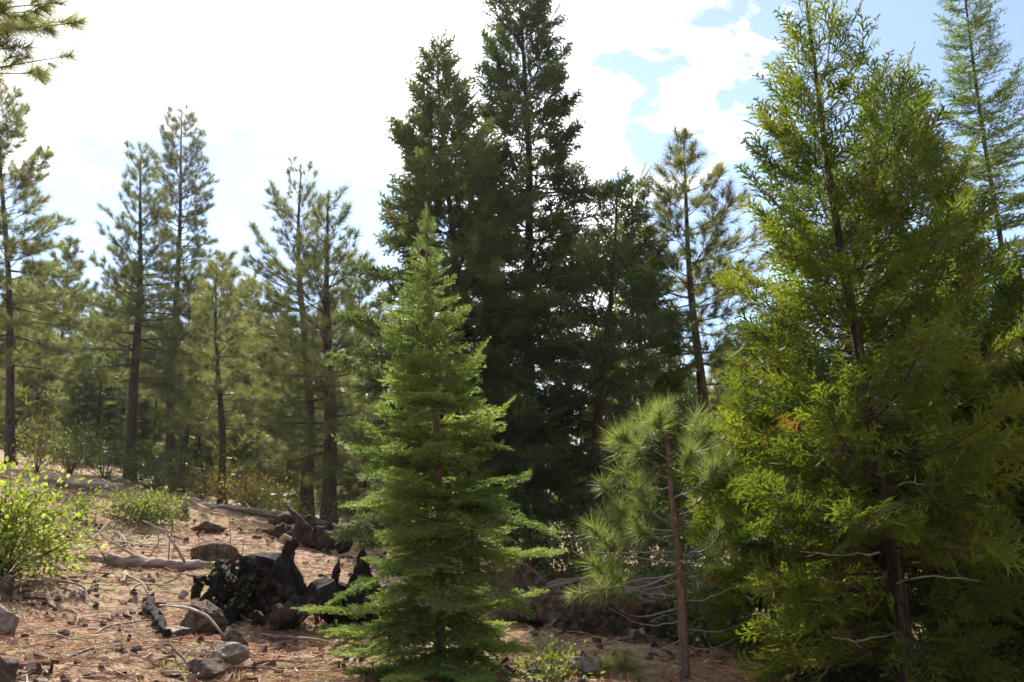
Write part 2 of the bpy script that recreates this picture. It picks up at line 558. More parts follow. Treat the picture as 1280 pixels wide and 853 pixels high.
def scatter(mb, temps, P, D, N, L, tint, mat=0, jit=0.12, rng=RNG):
    """Sets foliage templates at points P, pointing along D with plane normal N and size L."""
    P, D = np.asarray(P, float), unit(D)
    if not len(P):
        return
    S = unit(np.cross(np.asarray(N, float), D))
    N = np.cross(D, S)
    L = np.broadcast_to(np.asarray(L, float), (len(P),))
    tint = np.broadcast_to(np.asarray(tint, float), (len(P),))
    pick = rng.integers(0, len(temps), len(P))
    for k, (tv, tf) in enumerate(temps):
        q = np.nonzero(pick == k)[0]
        if not len(q):
            continue
        l = L[q][:, None, None]
        v = P[q][:, None] + l * (tv[None, :, 0:1] * D[q][:, None] + tv[None, :, 1:2] * S[q][:, None] + tv[None, :, 2:3] * N[q][:, None])
        f = tf[None] + (np.arange(len(q)) * len(tv))[:, None, None]
        t = np.clip(tint[q][:, None] + rng.uniform(-jit, jit, (len(q), len(tf))), 0, 0.93)
        t = np.where(tint[q][:, None] >= 0.965, tint[q][:, None], t)
        mb.add(v.reshape(-1, 3), f.reshape(-1, 3), mat, t.ravel())


tr = np.random.default_rng(5)
TUFT_NEAR = [tuft_template(80, 0.0155, tr, 1.45, .28) for _ in range(5)]
TUFT_MID = [tuft_template(58, 0.026, tr, 1.3, .4) for _ in range(6)]
TUFT_FAR = [tuft_template(40, 0.04, tr, 1.3, .4) for _ in range(6)]
CEDAR_NEAR = [cedar_template(tr, 7, 0.066) for _ in range(8)]
CEDAR_MID = [cedar_template(tr, 6, 0.105) for _ in range(8)]
FIR_NEAR = [fir_template(tr, 7, 34, 0.15, 0.036) for _ in range(6)]
FIR_MID = [fir_template(tr, 4, 18, 0.2, 0.055) for _ in range(6)]

# ------------------------------------------------------------------ terrain
CTRL = [(550, 845, 7.5), (855, 850, 7.2), (1140, 885, 6.5), (20, 853, 5.4), (285, 832, 6.8), (310, 775, 9.8), (400, 785, 9.4),
        (160, 710, 12), (175, 652, 16), (100, 612, 19.5), (163, 603, 30), (410, 667, 23), (382, 645, 26), (278, 628, 26), (15, 575, 28),
        (660, 800, 9.5), (670, 722, 17), (885, 700, 21), (1200, 800, 9), (1100, 690, 25), (700, 853, 6.6), (300, 690, 13.5), (1270, 690, 22)]
_P = np.array([unproject(*c)[:] for c in CTRL])


def _feat(x, y):
    x, y = np.asarray(x, float), np.asarray(y, float)
    xc, yc = np.clip(x, -17, 13), np.clip(y, 0, 32)
    s = 1 - np.exp(-np.maximum(yc - 0, 0) / 12.0)
    return np.stack([yc, s * 10, xc * yc / 10, xc * s, xc * xc / 10 * s], -1)


_A = np.concatenate([_feat(_P[:, 0], _P[:, 1]), 0.25 * np.eye(5)])
_co = np.linalg.lstsq(_A, np.concatenate([_P[:, 2], np.zeros(5)]), rcond=None)[0]
_gr = np.random.default_rng(3)
_W = []
for lam in (5.0, 3.1, 2.2, 1.5, 1.1, 0.8, 0.6, 0.45, 0.33, 0.25, 0.19):
    for _ in range(3):
        a = _gr.uniform(0, 2 * np.pi)
        _W.append((2 * np.pi / lam * math.cos(a), 2 * np.pi / lam * math.sin(a), _gr.uniform(0, 6.28), 0.0095 * lam ** 0.85))


def ground_z(x, y, fine=True):
    z = _feat(x, y) @ _co
    if fine:
        for a, b, c, h in _W:
            z = z + h * np.sin(a * np.asarray(x) + b * np.asarray(y) + c)
    return z


def on_ground(px, Y, dz=0.0):
    x = unproject(px, 600, Y).x
    for _ in range(6):                                  # the column's x depends a little on the height
        z = float(ground_z(x, Y))
        dyz = (z - EYE) / Y
        k = math.cos(PITCH) + dyz * math.sin(PITCH)     # camera depth per forward metre
        x = (px - 640.0) / F * k * Y
    return Vector((x, Y, float(ground_z(x, Y)) + dz))


def hit(px, py):
    """Where the ground shows at pixel (px, py)."""
    lo = None
    for Y in np.linspace(3.5, 40, 500):
        p = unproject(px, py, Y)
        if p.z <= float(ground_z(p.x, p.y)):
            return Vector((p.x, p.y, float(ground_z(p.x, p.y))))
    p = unproject(px, py, 40)
    return Vector((p.x, p.y, float(ground_z(p.x, p.y))))


def axis(lo, hi, dense_lo, dense_hi, step, grow):
    a = list(np.arange(dense_lo, dense_hi, step))
    s, x = step, a[-1]
    while x < hi:
        s *= grow
        x += s
        a.append(x)
    s, x, b = step, a[0], []
    while x > lo:
        s *= grow
        x -= s
        b.append(x)
    return np.array(b[::-1] + a)


def build_ground():
    gx = axis(-900, 900, -8.0, 4.0, 0.085, 1.16)
    gy = axis(-300, 1500, 4.4, 15, 0.085, 1.10)
    X, Y = np.meshgrid(gx, gy)
    Z = ground_z(X, Y)
    far = np.clip((np.hypot(X, Y) - 45) / 200, 0, 1)
    Z = Z + far * 6.0
    n, m = X.shape
    i = (np.arange(n - 1)[:, None] * m + np.arange(m - 1)[None]).ravel()
    f = np.concatenate([np.stack([i, i + 1, i + m + 1], 1), np.stack([i, i + m + 1, i + m], 1)])
    mb = MB()
    mb.add(np.stack([X, Y, Z], -1), f)
    tag(mb.build('ground', M['ground'], smooth=True), kind='structure')


build_ground()

# ------------------------------------------------------------------ tree builder


class Crown:
    """Half widths (left, right) in metres against height, measured at the tree's own distance."""

    def __init__(self, base, top, prof, Y):
        self.z0, self.z1 = base.z, top.z
        rows = []
        for (py, l, r) in prof:
            z = unproject(640, py, Y).z
            t = (z - base.z) / (top.z - base.z)
            cx = base.x + (top.x - base.x) * t
            rows.append((t, cx - unproject(l, py, Y).x, unproject(r, py, Y).x - cx))
        rows.sort()
        self.t = np.array([a[0] for a in rows])
        self.l = np.array([a[1] for a in rows])
        self.r = np.array([a[2] for a in rows])

    def rad(self, t, az):
        l, r = np.interp(t, self.t, self.l), np.interp(t, self.t, self.r)
        c = (1 + np.cos(az)) / 2
        w = c * c * (3 - 2 * c)
        return np.maximum(0.03, l * (1 - w) + r * w)


def branch_curve(b, az, r, dz, curl, n=7, sag=0.0, rng=RNG):
    s = np.linspace(0, 1, n)
    h = np.array([math.cos(az), math.sin(az), 0])
    side = np.array([-math.sin(az), math.cos(az), 0])
    z = dz * (s + curl * s * (s - 1))
    wob = rng.normal(0, 0.05) * r * s * s
    return np.asarray(b)[None] + h[None] * (r * s)[:, None] + side[None] * wob[:, None] + np.array([0, 0, 1.0])[None] * z[:, None]


def sample(curve, s):
    n = len(curve) - 1
    q = np.clip(np.asarray(s) * n, 0, n - 1e-6)
    i = q.astype(int)
    t = (q - i)[:, None]
    return curve[i] * (1 - t) + curve[i + 1] * t, unit(curve[i + 1] - curve[i])


STYLE = {
    # elev: branch rise angle (deg) low -> top; n: branches per metre of crown
    'pine': dict(n=8.5, elev=(-8, 58), curl=0.5, temps=TUFT_MID, leaf='pine', bark='pine_bark', tl=(0.36, 0.52), dens=11.0, s0=0.28, twig=0.34),
    'cedar': dict(n=26, elev=(-6, 58), curl=0.9, temps=CEDAR_NEAR, leaf='cedar', bark='cedar_bark', tl=(0.13, 0.30), dens=105, s0=0.10, twig=0.28),
    'cedar_mid': dict(n=13, elev=(-18, 45), curl=0.8, temps=CEDAR_MID, leaf='cedar_dark', bark='cedar_bark', tl=(0.26, 0.46), dens=38, s0=0.12, twig=0.34),
    'fir': dict(n=37, elev=(-16, 48), curl=0.75, temps=FIR_NEAR, leaf='fir', bark='young_bark', tl=(0.16, 0.30), dens=30, s0=0.05, twig=0.0),
    'fir_mid': dict(n=12, elev=(-10, 40), curl=0.7, temps=FIR_MID, leaf='fir', bark='cedar_bark', tl=(0.2, 0.36), dens=15, s0=0.1, twig=0.1),
}


def woody(mb, curve, r0, mat=0, sides=5):
    k = np.linspace(1, 0.22, len(curve))
    tube(mb, curve, np.maximum(r0 * k, 0.0025), sides, mat, 0.06)


def make_tree(kind, name, label, base_px, Y, top, prof, group=None, cat='tree', trunk_r=0.12, crown_lo=0.1, seed=0, branches=True,
              leafscale=1.0, dens=1.0, nscale=1.0, leaf=None, bark=None, bare=0.0, temps=None, wob=0.03, tint=(0.12, 0.88), brown=0.02, az_only=None, trunk_top=0.008, shift=None, extra=None, clear=0.0, thin=0.0):
    """base_px: column of the foot; top: pixel of the tip; prof: rows (py, left, right) of the crown's outline."""
    st = STYLE[kind]
    rng = np.random.default_rng(100 + seed)
    if kind == 'pine':
        wob = 0.02 + 0.03 * ((seed * 3) % 5) / 4
    base = on_ground(base_px, Y)
    tp = unproject(top[0], top[1], Y)
    if shift:
        base, tp = base + Vector(shift), tp + Vector(shift)
    H = tp.z - base.z
    root = empty(name, base, label, cat, group)
    crown = Crown(on_ground(base_px, Y), unproject(top[0], top[1], Y), prof, Y)
    ax = np.array((tp - base)[:])
    ph = rng.uniform(0, 6.28, 4)

    def trunk_at(t):
        t = np.asarray(t, float)
        w = wob * np.sin(np.pi * np.clip(t, 0, 1))
        return ax[None] * t[:, None] + np.stack([w * np.sin(5 * t + ph[0]) * H * .3, w * np.sin(4 * t + ph[1]) * H * .3, 0 * t], 1)

    trunk_r *= {'pine': 0.82, 'cedar': 0.8, 'fir': 0.6}.get(kind, 0.72)
    tt = np.linspace(0, 1, 26)
    pts = trunk_at(tt)
    pts[0] -= ax / H * 0.25
    rr = trunk_r * (1 - tt) ** 0.85 + trunk_top
    rr[:3] *= np.array([1.45, 1.2, 1.05])
    mb = MB()
    tube(mb, pts, rr, 11, 0, 0.045, rng=rng, flute=0.04)
    trunk = mb.build('trunk', M[bark or st['bark']], root, smooth=True)

    n = max(6, int(st['n'] * nscale * H * (1 - crown_lo)))
    leafb = MB()
    P, D, N, L, T = [], [], [], [], []
    tw0, tw1 = [], []
    woods = []
    for k in range(n):
        tn = crown_lo + (1 - crown_lo) * ((k + rng.uniform(0, 1)) / n) ** 0.92
        az = k * 2.39996 + rng.normal(0, 0.25)
        if kind == 'fir':                                # yearly whorls
            step = 0.17 + 0.13 * (1 - tn)
            tn = 0.3 * tn + 0.7 * min(0.985, max(crown_lo, round(tn * H / step) * step / H))
        if az_only:
            az = rng.uniform(*az_only)
        u = (tn - crown_lo) / (1 - crown_lo)
        r = float(crown.rad(tn, az)) * (rng.uniform(0.62, 1.06) if rng.uniform() < 0.82 else rng.uniform(1.0, 1.22))
        e = math.radians(st['elev'][0] + (st['elev'][1] - st['elev'][0]) * u ** 1.3 + rng.normal(0, 12 if kind == 'fir' else 7))
        dz = r * math.tan(e)
        tb = np.clip(tn - max(dz, -0.4) / H, 0.02, 0.985)
        c = branch_curve(trunk_at([tb])[0], az, r, tn * H - trunk_at([tb])[0][2], st['curl'], rng=rng)
        br = max(0.004, trunk_r * 0.26 * (1 - tb) ** 0.5 * min(1.0, (0.35 + r / 1.8)))
        woods.append((c, br))
        if rng.uniform() < bare:
            continue
        if clear and math.sin(az) < -0.55 and rng.uniform() < clear:
            continue                                     # gaps through which the stem shows
        btint = rng.uniform(*tint)
        cnt = max(2, int(r * st['dens'] * dens * rng.uniform(0.75, 1.2) * (1 - thin * u)))
        s = st['s0'] + (1 - st['s0']) * (np.arange(cnt) + rng.uniform(0, 1, cnt)) / cnt
        p, tg = sample(c, s)
        side = unit(np.cross(tg, [0, 0, 1.0]))
        sg = np.where(np.arange(cnt) % 2, 1.0, -1.0)[:, None]
        up = np.array([[0, 0, 1.0]])
        lum = rng.uniform(st['tl'][0], st['tl'][1], cnt) * leafscale
        if kind == 'pine':
            off = rng.uniform(0.3, 1.0, (cnt, 1)) * st['twig'] * min(1.0, 0.35 + r * 0.5)
            d = unit(tg * rng.uniform(.3, 1, (cnt, 1)) + side * sg * rng.uniform(.1, 1, (cnt, 1)) + up * rng.uniform(-.15, .8, (cnt, 1)))
            q = p + d * off
            tw0.append(p); tw1.append(q + d * lum[:, None] * 0.4)
            nn = rng.standard_normal((cnt, 3))
            # end of the branch
            q = np.concatenate([q, c[-1:]]); d = np.concatenate([d, unit(c[-1:] - c[-2:-1]) + [[0, 0, .35]]])
            nn = np.concatenate([nn, rng.standard_normal((1, 3))]); lum = np.append(lum, lum.mean() * 1.05)
        elif kind.startswith('cedar'):
            off = rng.uniform(0.0, 1.0, (cnt, 1)) * st['twig'] * min(1.0, 0.3 + r * 0.6) * (1.15 - s[:, None])
            d0 = unit(tg * rng.uniform(.2, .8, (cnt, 1)) + side * sg * rng.uniform(.3, 1, (cnt, 1)) + up * rng.uniform(-.35, .45, (cnt, 1)))
            q = p + d0 * off * 1.5
            tw0.append(p); tw1.append(q)
            d = unit(d0 * 0.7 + tg * 0.45 + up * rng.uniform(-.35, .4, (cnt, 1)))
            nn = side * rng.uniform(-1, 1, (cnt, 1)) + up * rng.uniform(-.2, 1, (cnt, 1)) + rng.normal(0, .35, (cnt, 3))
            q = np.concatenate([q, c[-1:]]); d = np.concatenate([d, unit(c[-1:] - c[-2:-1])]); nn = np.concatenate([nn, [[0, 0, 1.0]] + side[-1:] * .5])
            lum = np.append(lum, lum.mean() * 1.1)
        else:
            taper = (1.1 - 0.75 * s)
            d = unit(tg * rng.uniform(.55, .9, (cnt, 1)) + side * sg * rng.uniform(.55, .9, (cnt, 1)) + up * rng.uniform(-.12, .12, (cnt, 1)))
            lum = np.minimum(lum * taper * 1.15, 0.75 * r + 0.05) if kind == 'fir' else lum
            q = p
            tw0.append(p); tw1.append(p + d * lum[:, None] * .8)
            nn = up + rng.normal(0, .34, (cnt, 3))
            q = np.concatenate([q, c[-2:-1]]); d = np.concatenate([d, unit(c[-1:] - c[-2:-1])]); nn = np.concatenate([nn, [[0, 0, 1.0]]])
            lum = np.append(lum, np.linalg.norm(c[-1] - c[-2]) * 1.35 + 0.03)
        P.append(q); D.append(d); N.append(nn); L.append(lum)
        tv = np.full(len(q), btint) + rng.normal(0, .08, len(q))
        tv = np.clip(tv, 0, 0.92)
        tv[rng.uniform(0, 1, len(q)) < brown] = 1.0
        T.append(tv)
    # leader
    k = 5
    P.append(trunk_at(np.linspace(0.955, 0.995, k))); D.append(np.tile(ax, (k, 1)) + rng.normal(0, .3 * H, (k, 3)) * [1, 1, .2]); N.append(rng.standard_normal((k, 3)))
    L.append(np.full(k, st['tl'][0] * leafscale * 0.8)); T.append(np.full(k, 0.5))
    if extra:
        extra(root, base, P, D, N, L, T, woods, rng)
    scatter(leafb, temps or st['temps'], np.concatenate(P), np.concatenate(D), np.concatenate(N), np.concatenate(L), np.concatenate(T), 0, rng=rng)
    if tw0:
        a, b = np.concatenate(tw0), np.concatenate(tw1)
        ribbons(leafb, a, b, 0.0028 + 0.00012 * Y, 1, rng)
    leafb.build('crown', [M[leaf or st['leaf']], M['twig']], root)
    if branches:
        for c, br in woods:
            w = MB()
            woody(w, c, br)
            w.build('branch', M[bark or st['bark']], root, smooth=True)
    else:
        w = MB()
        for c, br in woods:
            woody(w, c, br, sides=4)
        tag(w.build('branches', M[bark or st['bark']], root), kind='stuff')
    return root


def copy_tree(root, loc, rz, sc, label, group=None):
    r = root.copy()
    COL.objects.link(r)
    r.location = loc
    r.rotation_euler = (0, 0, rz)
    r.scale = sc
    r['label'] = label
    if group:
        r['group'] = group
    for ch in root.children:
        c = ch.copy()
        COL.objects.link(c)
        c.parent = r
    return r



# ------------------------------------------------------------------ the trees
G_PINES = 'pines across the clearing'
def low_frond(root, base, P, D, N, L, T, woods, rng):
    """Long low boughs sweeping out over the litter."""
    for (px, py, dy) in ((385, 762, -.2), (400, 790, -.5), (425, 815, -.7), (690, 690, .1), (655, 810, -.6), (500, 850, -.9), (600, 850, -.9), (450, 840, -.4)):
        tip = np.array((unproject(px, py, base.y + dy) - base)[:])
        st = np.array([0, 0, tip[2] + .1])
        c = smooth_path([st, st * .5 + tip * .5 + np.array([0, 0, -.05]), tip], 8)
        woods.append((c, .011))
        k = 44
        s = np.sort(rng.uniform(.12, 1, k))
        p, tg = sample(c, s)
        sd = unit(np.cross(tg, [0, 0, 1.0])) * np.where(np.arange(k) % 2, 1., -1.)[:, None]
        P.append(p); D.append(unit(tg * .75 + sd * .75 + rng.normal(0, .12, (k, 3)))); N.append(np.array([0, 0, 1.0]) + rng.normal(0, .3, (k, 3)))
        L.append(rng.uniform(.2, .3, k) * (1.1 - .55 * s)); T.append(np.clip(rng.uniform(.55, .85) + rng.normal(0, .08, k), 0, .92))  # tint raised so the low boughs look sunlit


make_tree('fir', 'fir_tree', 'bright green young fir standing in the open before the dark tall conifers', 552, 7.1, (533, 274),
          [(900, 455, 650), (845, 440, 668), (800, 425, 672), (740, 425, 684), (700, 440, 670), (670, 428, 690), (640, 436, 660), (600, 425, 655), (560, 440, 640), (540, 450, 650), (500, 455, 622), (450, 470, 602),
           (400, 487, 580), (350, 505, 562), (310, 518, 550), (275, 530, 538)], cat='fir', trunk_r=0.05, crown_lo=0.0, seed=1, brown=0.0, tint=(0.3, 0.9), leafscale=1.15, extra=low_frond)

CED = 'cedars on the sunny side of the stand'


def dead_twigs(root, base, P, D, N, L, T, woods, rng):
    """Bleached dead twigs poking out of the sprays."""
    for pts in (((1100, 690), (1050, 694), (1000, 690)), ((1098, 640), (1060, 642), (1020, 636)), ((1090, 560), (1040, 552), (1000, 556)), ((1105, 720), (1060, 728), (1015, 722)),
                ((1110, 610), (1150, 604), (1190, 612)), ((1120, 730), (1170, 720), (1225, 726)), ((1085, 480), (1120, 468), (1160, 470)), ((1115, 680), (1190, 668), (1250, 674)),
                ((1108, 655), (1070, 664), (1030, 660)), ((1125, 790), (1080, 800), (1040, 796))):
        dy = -rng.uniform(.3, .75)
        q = [np.array((unproject(x, y, base.y + dy * f) - base)[:]) for (x, y), f in zip(pts, (.1, .7, 1))]
        c = smooth_path(q, 9)
        c = c + rng.normal(0, .006, c.shape)
        w = MB()
        tube(w, c, np.linspace(.007, .003, 9), 5, 0, .08, rng=rng)
        ribbons(w, c[4:8], c[4:8] + rng.normal(0, .05, (4, 3)), .0025, 0, rng)
        w.build('dead_twig', M['bleached'], root)


def bare_limbs(root, base, P, D, N, L, T, woods, rng):
    for pts in (((700, 505), (738, 484), (776, 432)), ((705, 565), (750, 545), (795, 500)), ((690, 470), (735, 446), (764, 398)), ((715, 610), (765, 585), (812, 560)), ((690, 540), (720, 530), (752, 495))):
        c = smooth_path([np.array((unproject(x, y, base.y - f) - base)[:]) for (x, y), f in zip(pts, (.2, 1.0, 1.6))], 12)
        woods.append((c, .026))


make_tree('cedar', 'cedar_tree', 'tall leaning cedar with its dark reddish trunk showing through the sprays', 1143, 6.6, (1008, 2),
          [(870, 935, 1250), (800, 910, 1265), (700, 895, 1270), (600, 888, 1265), (500, 893, 1250), (420, 905, 1235), (340, 930, 1215), (280, 945, 1200), (200, 958, 1165), (120, 962, 1125), (60, 975, 1085), (15, 990, 1045)],
          group=CED, cat='cedar', trunk_r=0.066, crown_lo=0.02, seed=2, wob=0.02, dens=0.66, clear=0.45, thin=0.5, brown=0.012, extra=dead_twigs)
make_tree('cedar', 'cedar_tree', 'broad dense cedar close behind the leaning cedar, lower top', 1175, 8.4, (1112, 90),
          [(840, 1030, 1290), (700, 1030, 1300), (600, 1030, 1290), (500, 1035, 1270), (400, 1040, 1245), (300, 1050, 1225), (220, 1062, 1200), (160, 1075, 1170), (110, 1095, 1135)],
          group=CED, cat='cedar', trunk_r=0.075, crown_lo=0.01, seed=3, dens=0.6, leafscale=1.15, thin=0.4)
make_tree('cedar', 'cedar_tree', 'bushy yellow-green cedar filling in beside the leaning cedar and above the shrubs', 1300, 7.4, (1275, 330),
          [(860, 1170, 1420), (760, 1175, 1420), (650, 1185, 1420), (550, 1205, 1390), (450, 1230, 1350), (380, 1250, 1310), (340, 1265, 1290)],
          group=CED, cat='cedar', trunk_r=0.06, crown_lo=0.0, seed=4, dens=0.95)
make_tree('cedar', 'cedar_tree', 'low bright cedar beside the bare-stemmed pine sapling', 985, 8.2, (965, 395),
          [(845, 925, 1060), (760, 905, 1060), (680, 895, 1055), (600, 885, 1050), (540, 890, 1040), (480, 905, 1020), (430, 930, 1000), (400, 952, 978)],
          group=CED, cat='cedar', trunk_r=0.035, crown_lo=0.0, seed=5, dens=0.85, tint=(0.35, 0.92))
make_tree('fir_mid', 'fir_tree', 'open spindly fir spire against blue sky above the cedars', 1320, 11.5, (1203, -28),
          [(700, 1220, 1420), (450, 1190, 1370), (330, 1185, 1345), (250, 1180, 1320), (180, 1180, 1305), (120, 1180, 1285), (60, 1178, 1260), (0, 1183, 1230)],
          cat='fir', trunk_r=0.07, crown_lo=0.2, seed=6, nscale=1.9, dens=1.5, leafscale=0.85)

TALL = 'tall dark conifers in the middle of the stand'
make_tree('cedar_mid', 'cedar_tree', 'tallest dark conifer whose pointed top runs out of the picture', 672, 16.5, (648, -35),
          [(720, 545, 810), (600, 545, 800), (500, 545, 795), (420, 550, 795), (350, 555, 785), (300, 572, 765), (240, 560, 750), (180, 580, 735), (120, 596, 714), (60, 604, 697), (0, 612, 690)],
          group=TALL, cat='cedar', trunk_r=0.19, crown_lo=0.04, seed=7, dens=1.0, nscale=0.85, leafscale=0.9)
make_tree('cedar_mid', 'cedar_tree', 'paler conifer with a ragged thin spire beside the tallest dark conifer', 590, 15.0, (546, 62),
          [(740, 450, 710), (640, 438, 710), (540, 438, 700), (450, 445, 690), (380, 452, 680), (300, 470, 660), (230, 486, 648), (180, 501, 622), (130, 516, 592), (90, 533, 562)],
          group=TALL, cat='cedar', trunk_r=0.14, crown_lo=0.04, seed=8, leaf='cedar_pale', dens=1.2, nscale=1.25, leafscale=0.85, tint=(0.05, 0.6))
make_tree('cedar_mid', 'cedar_tree', 'dark drooping conifer with bare curved limbs behind the pine sapling', 735, 13.8, (772, 235),
          [(700, 670, 850), (600, 660, 855), (540, 655, 855), (480, 660, 850), (420, 670, 845), (360, 690, 835), (310, 715, 805), (270, 745, 790)],
          group=TALL, cat='cedar', trunk_r=0.12, crown_lo=0.08, seed=9, dens=0.95, nscale=0.8, leafscale=0.8, bare=0.12, extra=bare_limbs)
make_tree('cedar_mid', 'cedar_tree', 'lighter green conifer with a dead brown tip between dark conifers and pine', 805, 19.0, (790, 225),
          [(700, 740, 880), (600, 745, 870), (500, 750, 865), (420, 752, 855), (360, 760, 840), (320, 770, 825), (285, 780, 806)],
          cat='cedar', trunk_r=0.13, crown_lo=0.05, seed=10, leaf='cedar', dens=0.9, nscale=0.8, tint=(0.1, 0.6), brown=0.05)

make_tree('pine', 'pine_tree', 'open brushy pine against blue sky between the dark conifers and cedars', 893, 19.0, (854, 168),
          [(520, 815, 950), (450, 815, 955), (400, 805, 950), (350, 805, 950), (300, 812, 945), (250, 822, 920), (210, 835, 890), (180, 846, 864)],
          cat='pine', trunk_r=0.17, crown_lo=0.40, seed=11, dens=1.25, nscale=1.1, brown=0.04)


make_tree('pine', 'pine_tree', 'thick-trunked dark pine with spreading limbs beside the bright young fir', 411, 23, (410, 243),
          [(640, 385, 450), (560, 335, 465), (480, 335, 470), (420, 345, 462), (360, 362, 455), (310, 378, 450), (270, 392, 430)],
          group=G_PINES, cat='pine', trunk_r=0.24, crown_lo=0.12, seed=12, dens=0.9, nscale=1.15, bare=0.1)
make_tree('pine', 'pine_tree', 'slimmer pine close beside the thick-trunked dark pine, a little taller', 383, 26, (376, 208),
          [(630, 330, 420), (560, 312, 430), (480, 310, 430), (420, 312, 425), (360, 315, 420), (310, 318, 415), (270, 330, 405), (230, 355, 393)],
          group=G_PINES, cat='pine', trunk_r=0.20, crown_lo=0.12, seed=13, dens=0.9, nscale=1.15, bare=0.08)
make_tree('pine', 'pine_tree', 'straight pine with long clear trunk rising behind the round green shrub', 163, 30, (177, 188),
          [(560, 100, 235), (480, 100, 240), (420, 110, 240), (370, 115, 235), (330, 120, 228), (290, 138, 218), (250, 146, 205), (215, 158, 195)],
          group=G_PINES, cat='pine', trunk_r=0.22, crown_lo=0.28, seed=14, dens=0.85, nscale=1.15)
make_tree('pine', 'pine_tree', 'tallest pine across the clearing with a blunt dense top', 212, 36, (227, 138),
          [(560, 150, 290), (480, 155, 290), (420, 165, 280), (370, 175, 268), (310, 188, 262), (260, 190, 264), (220, 188, 262), (180, 192, 256), (155, 205, 245)],
          group=G_PINES, cat='pine', trunk_r=0.22, crown_lo=0.20, seed=15, dens=0.9, nscale=1.15, tint=(0.0, 0.5))
make_tree('pine', 'pine_tree', 'short pale pine with thin dark stem behind the golden shrub', 278, 27, (270, 330),
          [(560, 225, 325), (500, 222, 328), (450, 230, 322), (400, 240, 310), (360, 254, 290)],
          group=G_PINES, cat='pine', trunk_r=0.14, crown_lo=0.26, seed=16, dens=1.0, leaf='pine_young', tint=(0.0, 0.5))
make_tree('pine', 'pine_tree', 'full pine with bare lower trunk standing behind the broad-leaved bush', 14, 25, (-2, 108),
          [(520, -75, 110), (440, -75, 106), (380, -75, 98), (330, -70, 88), (290, -65, 74), (240, -60, 58), (190, -50, 46), (140, -30, 26)],
          group=G_PINES, cat='pine', trunk_r=0.14, crown_lo=0.2, seed=17, dens=1.15, nscale=1.15, tint=(0.25, 0.9))
make_tree('pine', 'pine_tree', 'small dark-stemmed pine close beside the tallest pine across the clearing', 226, 30, (240, 345),
          [(560, 190, 275), (500, 195, 275), (440, 205, 270), (400, 218, 262), (365, 230, 250)],
          group=G_PINES, cat='pine', trunk_r=0.12, crown_lo=0.25, seed=18, dens=1.0, tint=(0.1, 0.7))


def overhang(root, base, P, D, N, L, T, woods, rng):
    """Limbs that reach in over the clearing."""
    for (px, py, b) in ((70, 28, (-160, 40)), (84, 30, (-150, 30)), (72, 72, (-170, 90)), (40, 92, (-160, 70)), (60, 5, (-160, 0)), (20, 60, (-150, 50)), (30, 15, (-150, 10))):
        tip = np.array((unproject(px, py, 6.3 + rng.uniform(-.3, .3)) - base)[:])
        st = np.array((unproject(b[0], b[1], 6.0) - base)[:])
        c = smooth_path([st, st * .5 + tip * .5 + np.array([0, 0, -.06]), tip], 8)
        woods.append((c, 0.014))
        k = 11
        s = rng.uniform(0.4, 1.0, k)
        p, tg = sample(c, s)
        d = unit(tg + rng.normal(0, .5, (k, 3)) + [0, 0, .1])
        P.append(p + d * rng.uniform(0, .1, (k, 1))); D.append(d); N.append(rng.standard_normal((k, 3))); L.append(rng.uniform(.22, .32, k)); T.append(rng.uniform(.1, .6, k))
        P.append(tip[None]); D.append(tg[-1:]); N.append(rng.standard_normal((1, 3))); L.append(np.array([.32])); T.append(np.array([.4]))


make_tree('pine', 'pine_tree', 'near pine whose long-needled branch ends hang in at the upper corner of the sky', -330, 6.3, (-330, -250),
          [(800, -430, -230), (400, -450, -210), (150, -430, -230), (0, -400, -260), (-150, -370, -290)],
          cat='pine', trunk_r=0.13, crown_lo=0.35, seed=19, dens=0.9, nscale=0.6, temps=TUFT_NEAR, leaf='pine_young', tint=(0, .4), extra=overhang)


